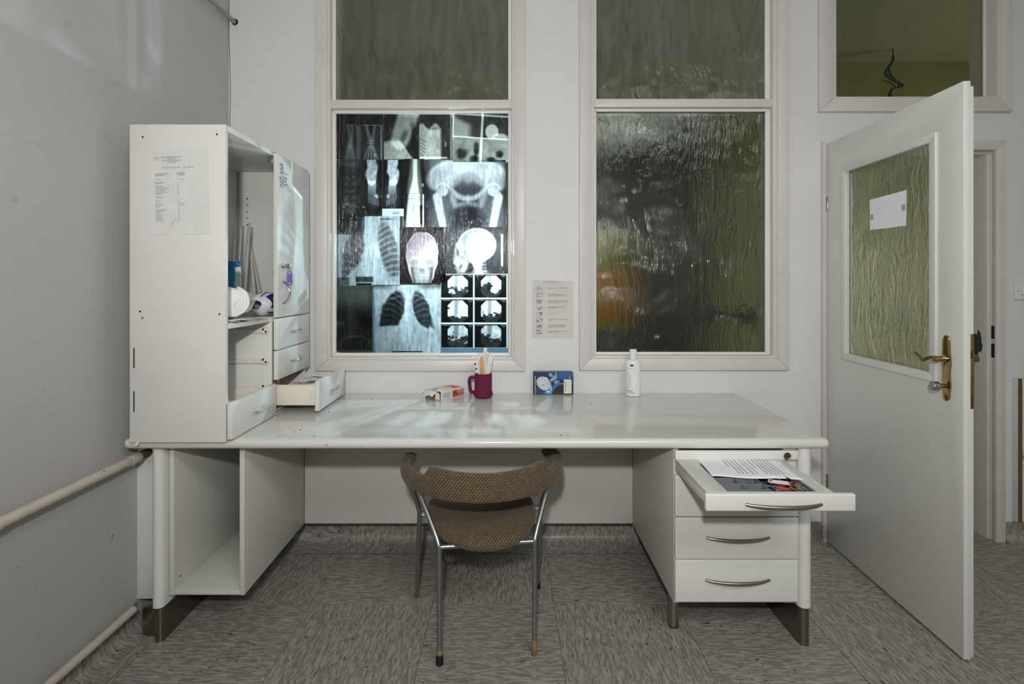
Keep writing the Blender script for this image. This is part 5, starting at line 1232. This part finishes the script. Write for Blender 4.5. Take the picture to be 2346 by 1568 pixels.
def f_neck(x, y):
    v = .02 + 0 * x; d = cap(x, y, 938, 258, 915, 322, 24, 20, 6)
    v = v + .48 * d; v = v + .52 * sm(0, 10, (y - 318) - (x - 880) * -.0 - np.clip((905 - x) * .0, 0, 9) - np.clip((x - 918) * 1.5, 0, 90) + np.clip((890 - x) * -.3, -20, 0))
    v = v - .22 * cap(x, y, 944, 285, 952, 318, 4, 6, 4) - .3 * ell(x, y, 926, 312, 7, 14, .7, 25)
    for k in range(7): v = v - .10 * cap(x, y, 898 + k * 4, 312 + k * 5, 908 + k * 3.5, 306 + k * 4.6, 1.2, 1.2, 1)
    v = v * (.55 + .5 * fbm(x, y, 10, 18, 3) + .4 * fbm(x, y, 2.5, 6, 9)); return toned(v, *OLI)
def f_shoulder(x, y):
    v = .03 + .5 * sm(0, 8, y - 285 - 6 * np.sin(x * .2)) * (1 - sm(1006, 1014, x)) + .03 * fbm(x, y, 14, 14)
    for k in range(6): v = v - .26 * cap(x, y, 962, 318 + k * 8, 976 - k, 326 + k * 8, 2.2, 1.4, 1.5)
    v = v + .15 * ell(x, y, 992, 302, 14, 10, .6) + .5 * rect(x, y, 1020, 325, 1022, 336, .7) - .25 * cap(x, y, 985, 296, 1004, 294, 3, 2, 3)
    v = v + .45 * rect(x, y, 962, 359.5, 1024, 364, 1) + .25 * rect(x, y, 1031, 262, 1036, 366, 1)
    return toned(v * (.45 + .6 * fbm(x, y, 9, 20, 5) + .5 * fbm(x, y, 2.5, 6, 2)), *OLI)
def f_four(x, y):
    xr = x + (y - 310) * .05; yr = y - (x - 1040) * .065
    v = .05 + 0 * x; top = 1 - sm(311, 313, yr); lft = 1 - sm(1101, 1102, xr)
    v = v + top * lft * .42 * sm(-6, 10, (y - 283) + (1075 - x) * .5) * (1 - .9 * ell(x, y, 1094, 300, 18, 30, .5))
    v = v + top * (1 - lft) * (.55 * ell(x, y, 1127, 302, 15, 17, .08) + .5 * ell(x, y, 1146, 318, 18, 12, .2) - .5 * ell(x, y, 1135, 313, 4, 2.5, .3, -20))
    n = fbm(x, y, 10, 10, 6); v = v + (1 - top) * (.34 * (.6 + .8 * n)) - (1 - top) * .34 * (ell(x, y, 1058, 352, 14, 12, .5) + ell(x, y, 1091, 340, 6, 16, .4) + ell(x, y, 1144, 354, 9, 8, .4) + ell(x, y, 1085, 364, 10, 8, .4) + ell(x, y, 1125, 366, 10, 6, .4))
    v = v + .6 * rect(xr, y, 1101, 250, 1106, 380, .8) + .5 * rect(x, yr, 1030, 311, 1170, 314, .8) + .4 * rect(x, yr, 1030, 258, 1170, 262, 1) + .4 * rect(xr, y, 1035, 250, 1039, 320, 1)
    return toned(v, *OLI)
def f_spine(x, y):
    v = .035 + .10 * fbm(x, y, 14, 20, 2) * ell(x, y, 802, 430, 34, 80, .6)
    for k in range(8):
        cy = 376 + k * 15; v = v + .10 * (ell(x, y, 795, cy, 5, 4, .6) + ell(x, y, 810, cy, 5, 4, .6)) + .05 * ell(x, y, 802, cy + 6, 12, 4, .5)
    v = v + .10 * ell(x, y, 802, 372, 26, 12, .6) + .12 * cap(x, y, 775, 480, 800, 462, 1, 1, 2) + .12 * cap(x, y, 793, 468, 822, 475, 2, 1, 3) + .5 * rect(x, y, 833, 474, 839, 476, .6)
    return toned(v, (.012, .012, .014), (.8, .88, .85))
def foot(cx, flip, y0):
    def fn(x, y):
        n = fbm(x, y, 5, 8, 3 + flip); xx = (x - cx) * flip + 5 * (vn(x, y, 9, 11, 2 + flip) - .5); v = .012 + 0 * x
        mass = np.maximum(cap(xx, y, 0, y0 - 4, 1, y0 + 26, 12, 12, 2), cap(xx, y, -2, y0 + 30, 0, y0 + 50, 13, 9, 3)); v = v + .62 * mass * (.45 + 1.0 * n)
        for k in range(5):
            q = k - 2; f_ = 1 - .55 * sm(y0 + 56, y0 + 86, y)
            v = v + .40 * f_ * cap(xx, y, q * 3.4, y0 + 50, q * 4.4 + 3, y0 + 78 + 3 * k, 1.9, 1.4, 1.1) + .16 * cap(xx, y, q * 4.5 + 3, y0 + 82 + 3 * k, q * 4.8 + 4, y0 + 98 + 2 * k, 1.7, 1.2, 1.4)
        v = v + .34 * ell(xx, y, 12, y0 + 84, 3.6, 4.2, .5) + .07 * ell(xx, y, 3, y0 + 78, 16, 34, .6)
        return toned(v * 1.1, *NEU)
    return fn
def f_strip(x, y):
    v = .75 + .1 * np.sin(x * 1.9) - .5 * rect(x, y, 899, 485, 916, 492, .6) * (.6 + .4 * np.sign(np.sin(x * 3) * np.sin(y * 2.3)))
    return toned(v, *BLU)
def f_knee1(x, y):
    v = .02 + .22 * cap(x, y, 951, 365, 950, 440, 9, 17, 5) + .5 * cap(x, y, 951, 360, 951, 412, 4.5, 5, 1.5) + .5 * cap(x, y, 951, 410, 949, 442, 5, 11, 2)
    v = v + .5 * ell(x, y, 968.5, 424, 2.4, 3.6, .25) - .5 * ell(x, y, 968.5, 424, 1.2, 2.3, .3)
    return toned(v, *OLI)
def f_knee2(x, y):
    v = .05 + .75 * cap(x, y, 949, 445, 946, 520, 13, 17, 3) + .12 * sm(935, 965, x) - .25 * cap(x, y, 935, 456, 962, 456, .9, .9, 1) - .2 * cap(x, y, 948, 470, 948, 520, 1.6, 1.6, 2)
    v = v + .6 * rect(x, y, 968, 446, 971, 520, .6) - .4 * rect(x, y, 962, 470, 967, 516, 1)
    return toned(v * .72 * (.75 + .5 * fbm(x, y, 5, 14)), (.01, .012, .012), (.98, 1.0, .93))
def f_pelvis(x, y):
    n = fbm(x, y, 14, 22, 1); M = lambda q: 2144 - q; v = .05 + .05 * n; U = 0 * x; R = 0 * x
    for f_ in (lambda q: q, M):
        X_ = f_(x); w = ell(X_, y, 1022, 402, 46, 31, .18, -24); U = np.maximum(U, w); R = np.maximum(R, np.clip(w - ell(X_, y, 1023, 404, 42, 28, .15, -24), 0, 1))
        U = np.maximum(U, 1.0 * np.clip(ell(x, y, 1072, 420, 46, 41, .1) - ell(x, y, 1072, 417, 37, 32, .12), 0, 1) * sm(412, 430, y)); U = np.maximum(U, .6 * cap(X_, y, 1036, 442, 1042, 470, 8, 6, 5)); U = np.maximum(U, .6 * cap(X_, y, 1042, 472, 1072, 466, 5, 6, 5)); U = np.maximum(U, .8 * cap(x, y, 1072, 452, 1072, 464, 6, 5, 4))
        U = np.maximum(U, 1.1 * ell(X_, y, 1014, 437, 13, 13, .15)); U = np.maximum(U, cap(X_, y, 1012, 438, 1001, 452, 8, 9, 3)); U = np.maximum(U, 1.2 * cap(X_, y, 1002, 452, 1016, 524, 10, 8, 2.5))
        v = v + .12 * ell(X_, y, 1016, 505, 34, 70, .5); R = np.maximum(R, .9 * np.clip(ell(X_, y, 1014, 436, 17, 17, .12) - ell(X_, y, 1014, 437, 14, 14, .15), 0, 1) * (1 - sm(432, 446, y)))
    U = np.maximum(U, .95 * cap(x, y, 1072, 366, 1072, 404, 27, 15, 8)); v = v + .30 * ell(x, y, 1072, 372, 100, 46, .5)
    v = v + .36 * U * (.7 + .6 * n) + .20 * R; inl = ell(x, y, 1072, 421, 33, 27, .18); v = v * (1 - .38 * inl) + .06 * inl
    dk = ell(x, y, 1072, 506, 40, 34, .5); v = v * (1 - .72 * dk); v = v * (1 - .55 * (1 - sm(973, 992, x)) - .5 * sm(1148, 1158, x)) * (.72 + .56 * fbm(x, y, 3, 18, 9))
    v = v - .4 * (vn(x, y, 2.2, 2.4, 5) > .94) * ell(x, y, 1072, 405, 70, 40, .2); return toned(v * .74, (.014, .014, .022), (.90, .97, 1.0))
def f_chest1(x, y):
    n = fbm(x, y, 12, 12, 2); f_ = fbm(x, y, 5, 6, 5); x_ = x + 6 * (f_ - .5); v = .46 + .20 * n
    L1 = np.maximum(ell(x_, y, 810, 575, 22, 50, .2, 16), cap(x_, y, 786, 638, 806, 590, 4, 22, 5)); L2 = ell(x_, y, 891, 575, 21, 66, .22, -13)
    rb = lambda cx, sd, p: (.5 + .5 * np.cos(2 * math.pi * ((y - 500) / p - ((x - cx) * sd / 34) ** 2 * .8 + (x - cx) * sd / 36))) ** 2
    v = v * (1 - L1 * (.90 - .20 * rb(806, -1, 17) - .28 * f_)) * (1 - L2 * (.88 - .34 * rb(890, 1, 14) - .30 * f_)); v = v + .12 * ell(x, y, 848, 590, 17, 80, .7)
    v = v * (1 - .7 * (1 - sm(771, 782, x))) - .3 * ell(x, y, 884, 502, 16, 3, .4)
    blk = rect(x, y, 760, 490, 835, 538, 1.5); v = v * (1 - blk) + blk * (.05 + .10 * sm(825, 833, x) + .05 * sm(528, 534, y))
    for a, k in (((815, 634, 855, 647, 1), .85), ((771, 636, 800, 655, 1), .6), ((816, 649, 852, 655, .8), .95)): v = v * (1 - rect(x, y, *a) * k)
    return toned(v * (.66 + .68 * fbm(x, y, 3.2, 26, 7)), (.008, .012, .016), (.78, .94, 1.0))
def f_skullf(x, y):
    hw = np.interp(y, [530, 536, 545, 560, 580, 600, 612, 628, 648, 655], [6, 18, 27, 34.5, 37.5, 36, 33, 28, 22, 21]); d = np.abs(x - 967 - .8 * np.sin(y * .21)); sk = (1 - sm(-1.6, 1.2, d - hw)) * sm(531, 534, y)
    n = fbm(x, y, 7, 9, 4); rim = sk * sm(-6, -1, d - hw); v = sk * (.26 + .16 * n) + .12 * rim + sk * .20 * ell(x, y, 969, 585, 28, 40, .9)
    for cx in (950, 984):
        o_ = ell(x, y, cx, 601, 10, 7.5, .4); v = v - .10 * o_ + .14 * np.clip(ell(x, y, cx, 600, 12.5, 9.5, .2) - o_, 0, 1) * (.5 + n); v = v - .08 * ell(x, y, cx + (cx - 967) * .2, 615, 8, 3.5, .6)
        v = v - .22 * cap(x, y, 967 + (cx - 967) * 1.35, 616, 967 + (cx - 967) * 1.12, 646, 2.6, 4.6, 2.5) * (.7 + .5 * n); v = v + .10 * cap(x, y, 967 + (cx - 967) * 1.75, 606, 967 + (cx - 967) * 1.45, 640, 2, 2, 1.5)
    v = v + .12 * cap(x, y, 967, 590, 967, 612, 2.4, 3.5, 2) - .16 * ell(x, y, 964, 619, 3, 5.5, .5) - .16 * ell(x, y, 970.5, 619, 2.6, 5.5, .5) + .10 * rect(x, y, 953, 629, 982, 641, 3) * (.6 + .5 * np.sin(x * 1.7))
    v = v - .10 * cap(x, y, 953, 634.5, 982, 634.5, .8, .8, .8) + .05 * cap(x, y, 942, 588, 992, 588, 1.2, 1.2, 1.5)
    v = np.clip(v * (.74 + .52 * fbm(x, y, 3, 20, 3)), 0, 1); r, g, b_ = toned(v, (.022, .018, .026), (1.0, .98, .95)); tt = sk * np.clip(ell(x, y, 949, 550, 38, 34, .9) * .9, 0, 1)
    return mixa(r, r * .55, tt), mixa(g, g * .38, tt), mixa(b_, b_ * .46, tt)
def f_skulll(x, y):
    v = .06 + .02 * fbm(x, y, 16, 16); cr = ell(x, y, 1093, 562, 44, 39, .05); v = v + .15 * cr + .40 * ell(x, y, 1101, 568, 24, 27, .95) * cr + .16 * cr * fbm(x, y, 7, 10, 4)
    v = v + .22 * np.clip(cr - ell(x, y, 1093, 562, 41, 36, .08), 0, 1); v = np.maximum(v, .55 * cap(x, y, 1085, 580, 1094, 605, 18, 12, 4))
    face = cap(x, y, 1052, 562, 1050, 600, 9, 11, 3); v = v + .30 * face * (.3 + 1.2 * fbm(x, y, 4, 5, 2)) - .25 * ell(x, y, 1049, 578, 3, 8, .5)
    jaw = np.maximum(cap(x, y, 1044, 604, 1052, 624, 6, 5, 3), np.maximum(cap(x, y, 1052, 624, 1074, 606, 5, 7, 3), cap(x, y, 1046, 600, 1066, 598, 5, 6, 4))); v = v + .24 * jaw * (.6 + .8 * fbm(x, y, 4, 4, 7)) + .22 * cap(x, y, 1066, 600, 1062, 622, 6, 5, 3)
    v = v - .2 * ell(x, y, 1042, 607, 4, 5, .4) - .35 * cap(x, y, 1078, 606, 1076, 622, 4, 4, 4) + .40 * cap(x, y, 1092, 600, 1098, 628, 8, 9, 3) + .22 * cap(x, y, 1080, 628, 1112, 628, 8, 8, 6)
    for k in range(4): v = v + .22 * ell(x, y, 1108 + k, 600 + k * 7, 5, 2.5, .4)
    v = v + .7 * np.clip(rect(x, y, 1148, 537, 1152.5, 610, .5) - .55 * rect(x, y, 1149, 543, 1151.5, 606, .5), 0, 1)
    v = v * .84 * (.8 + .4 * fbm(x, y, 3, 18, 6)); return toned(v, (.030, .030, .036), (.97, .99, 1.0))
def f_abdomen(x, y):
    n = fbm(x, y, 20, 26, 3); v = .03 + .05 * n + .16 * ell(x, y, 800, 672, 32, 26, .9) + .10 * ell(x, y, 840, 680, 18, 30, .9)
    for k in range(9): v = v + .055 * (ell(x, y, 802, 690 + k * 10, 8, 4.5, .5) + .6 * ell(x, y, 812, 692 + k * 10, 5, 3, .5))
    v = v + .08 * ell(x, y, 780, 742, 9, 6, .6) + .06 * np.clip(ell(x, y, 815, 790, 38, 22, .12) - ell(x, y, 815, 793, 33, 19, .15), 0, 1) + .12 * cap(x, y, 776, 785, 784, 803, 1, 1, 1) + .12 * cap(x, y, 848, 778, 838, 803, 1, 1, 1)
    v = v - .04 * ell(x, y, 838, 735, 16, 26, .6) + .18 * rect(x, y, 768, 803, 860, 810, 1); return toned(v, (.010, .011, .009), (.72, .82, .68))
def f_chest2(x, y):
    n = fbm(x, y, 14, 14, 4); f_ = fbm(x, y, 5, 7, 8); x_ = x + 5 * (f_ - .5); y_ = y + 6 * (fbm(x, y, 6, 6, 3) - .5)
    v = .44 + .22 * n; v = v - .36 * (1 - sm(655, 668, y)) * np.clip((np.abs(x - 932) - 12) / 45, 0, 1)
    A = np.maximum(ell(x_, y_, 901, 712, 24, 46, .12, 16), cap(x_, y_, 868, 757, 893, 712, 2, 20, 5)) * (1 - sm(0, 7, y_ - 746 + (x_ - 868) * .10 - np.clip(x_ - 898, 0, 99) * .2))
    B = np.maximum(ell(x_, y_, 966, 712, 18, 46, .14, -16), cap(x_, y_, 993, 752, 970, 716, 2, 14, 5)) * (1 - sm(0, 7, (y_ - 738) - (x_ - 960) * .55))
    rb = lambda cx, sd: (.5 + .5 * np.cos(2 * math.pi * ((y - 670) / 13.5 - ((x - cx) * sd / 30) ** 2 * .9 + (x - cx) * sd / 40))) ** 3
    fade = 1 - .75 * sm(690, 745, y)
    v = v * (1 - A * (.96 - .16 * rb(898, -1) * fade - .05 * f_)) * (1 - B * (.93 - .18 * rb(966, 1) * fade - .14 * f_))
    v = v + .12 * cap(x, y, 880, 690, 922, 677, 1.6, 1.6, 2) + .10 * cap(x, y, 946, 674, 990, 690, 1.6, 1.6, 2) + .10 * ell(x, y, 932, 705, 11, 70, .7)
    for k in range(7): v = v + .05 * ell(x, y, 932, 668 + k * 13, 7, 4, .4)
    v = v - .4 * rect(x, y, 899, 804.5, 968, 807.5, .5); v = v * (.70 + .6 * fbm(x, y, 4, 24, 6)); e_ = 1 - sm(853, 861, x)
    v = np.clip(v, 0, 1) * (1 - .4 * e_); r, g, b_ = toned(v, (.006, .009, .013), (.74, .90, .97)); return r * (1 - .6 * e_), g * (1 - .25 * e_), b_
def f_six(x, y):
    v = .30 + .08 * fbm(x, y, 12, 12) + .40 * (1 - sm(797, 798, y)); 
    for ci, (xa, xb) in enumerate(((1010.5, 1084), (1087, 1160.5))):
        for rj, (ya, yb) in enumerate(((629, 682.5), (686, 739.5), (743, 797))):
            cell = rect(x, y, xa, ya, xb, yb, .7); cx, cy = (xa + xb) / 2 + 1.5, (ya + yb) / 2 + 1; k = ci * 3 + rj
            ax_, ay_ = np.abs(x - cx), np.abs(y - cy); sh = (1 - sm(-.8, .8, np.maximum(np.maximum(ax_ - 23, ay_ - 25), (ax_ + ay_) * .7071 - 25.5 - (2 if rj == 2 else 0))))
            n = fbm(x, y, 9, 11, k * 2); t_ = .50 + .42 * n - (.16 if rj == 2 else 0)
            lowd = sm(.50, .60, fbm(x, y, 17, 13, k * 5 + 3) * .75 + .36 * (y - cy) / 26 + .10); mid = .5 * cap(x, y, cx - 3, ya - 4, cx - 4, cy + 6, 6, 4, 3) * (.5 + n)
            q = .010 + sh * np.clip(t_ * (1 - .95 * lowd) * (1 - mid), 0, 1) + .05 * sh * lowd * n
            q = q + .45 * (rect(x, y, xa + 3, ya + 1.5, xa + 22, ya + 3.2, .4) + rect(x, y, xb - 13, ya + 1.5, xb - 2, ya + 3.2, .4) + rect(x, y, xb - 9, ya + 5, xb - 3, ya + 6.4, .4)) * (.3 + .7 * (np.sin(x * 2.6) > -.2)) * .6
            v = v * (1 - cell) + q * cell
    r, g, b_ = toned(v, (.005, .010, .010), (.84, .95, .97)); m_ = (y > 797.5) * 1.0
    return r * (1 - .5 * m_), g * (1 - .25 * m_), b_
FILMS = [('hands', (771, 262, 879, 366), f_hands, 'dark x-ray film of two wrists and hands, top left of the lit window'),
    ('neck', (879.5, 262, 960, 365), f_neck, 'olive x-ray film of a neck seen from the side, second in the top row'),
    ('shoulder', (960.5, 262, 1036, 365.5), f_shoulder, 'grey x-ray film with rib marks, third in the top row of the window'),
    ('four', (1036.5, 259, 1166, 372), f_four, 'x-ray film divided into four pictures by white lines, top right'),
    ('spine', (771, 366.5, 836, 497), f_spine, 'dark x-ray film of a lower spine at the left edge of the window'),
    ('foot1', (836.5, 366.5, 875, 493), foot(851, 1, 366), 'narrow x-ray film of a foot beside the dark spine film'),
    ('foot2', (877.5, 366.5, 925, 478), foot(900, -1, 366), 'narrow x-ray film of a foot left of the knee films'),
    ('strip', (875.5, 478.5, 925, 495.5), f_strip, 'pale blue film strip with a small dark stamp below the foot films'),
    ('knee1', (925.5, 364, 972, 443), f_knee1, 'x-ray film of the upper leg bone with a white letter'),
    ('knee2', (925.5, 443.5, 972, 520.5), f_knee2, 'bright x-ray film of a knee and shin next to the pelvis film'),
    ('pelvis', (972.5, 366.5, 1158.5, 520.5), f_pelvis, 'large x-ray film of a pelvis and both thighs'),
    ('chest1', (771, 496, 916, 655), f_chest1, 'bright blue x-ray film of a rib cage at the left of the skull films'),
    ('skullf', (915.5, 521.5, 1021, 648.5), f_skullf, 'x-ray film of a skull seen from the front with a purple tint'),
    ('skulll', (1021.5, 521.5, 1154, 627.5), f_skulll, 'x-ray film of a skull seen from the side, brightest of all'),
    ('abdomen', (771, 655, 853, 807), f_abdomen, 'dark x-ray film of an abdomen at the lower left of the window'),
    ('chest2', (853, 653, 1009.5, 808), f_chest2, 'x-ray film of a chest with two black lungs at the bottom of the window'),
    ('six', (1010, 628, 1163, 808), f_six, 'x-ray film of six stomach pictures in black frames, lower right')]
YFm = 2.7695
for k, (nm, (x0, y0, x1, y1), fn, lab) in enumerate(FILMS):
    Y = YFm + .0004 * (k % 4)
    o = painted('xray_film', lambda u, v_, a=(x0, y0, x1, y1), Y=Y: (X(a[0] + (a[2] - a[0]) * u, Y), np.full(u.shape, Y), Z(a[1] + (a[3] - a[1]) * v_, Y)), fn, m_film, None, (int((x1 - x0) * 1.0), int((y1 - y0) * 1.0)), (x0, x1, y0, y1))
    tag(o, lab, 'x-ray film', 'x-ray films in the lit window')
# lettering becomes flat mesh
bpy.context.view_layer.update(); dg = bpy.context.evaluated_depsgraph_get()
for o in [q for q in COL.objects if q.type == 'FONT']:
    me = bpy.data.meshes.new_from_object(o.evaluated_get(dg)); nm = o.name.split('.')[0]
    n_ = bpy.data.objects.new(nm + '_mesh', me); COL.objects.link(n_)
    n_.parent = o.parent; n_.matrix_parent_inverse = o.matrix_parent_inverse.copy(); n_.matrix_basis = o.matrix_basis.copy()
    n_['kind'] = 'stuff'; bpy.data.objects.remove(o); n_.name = nm
for o in EMPT:
    if '_w' in o: del o['_w']
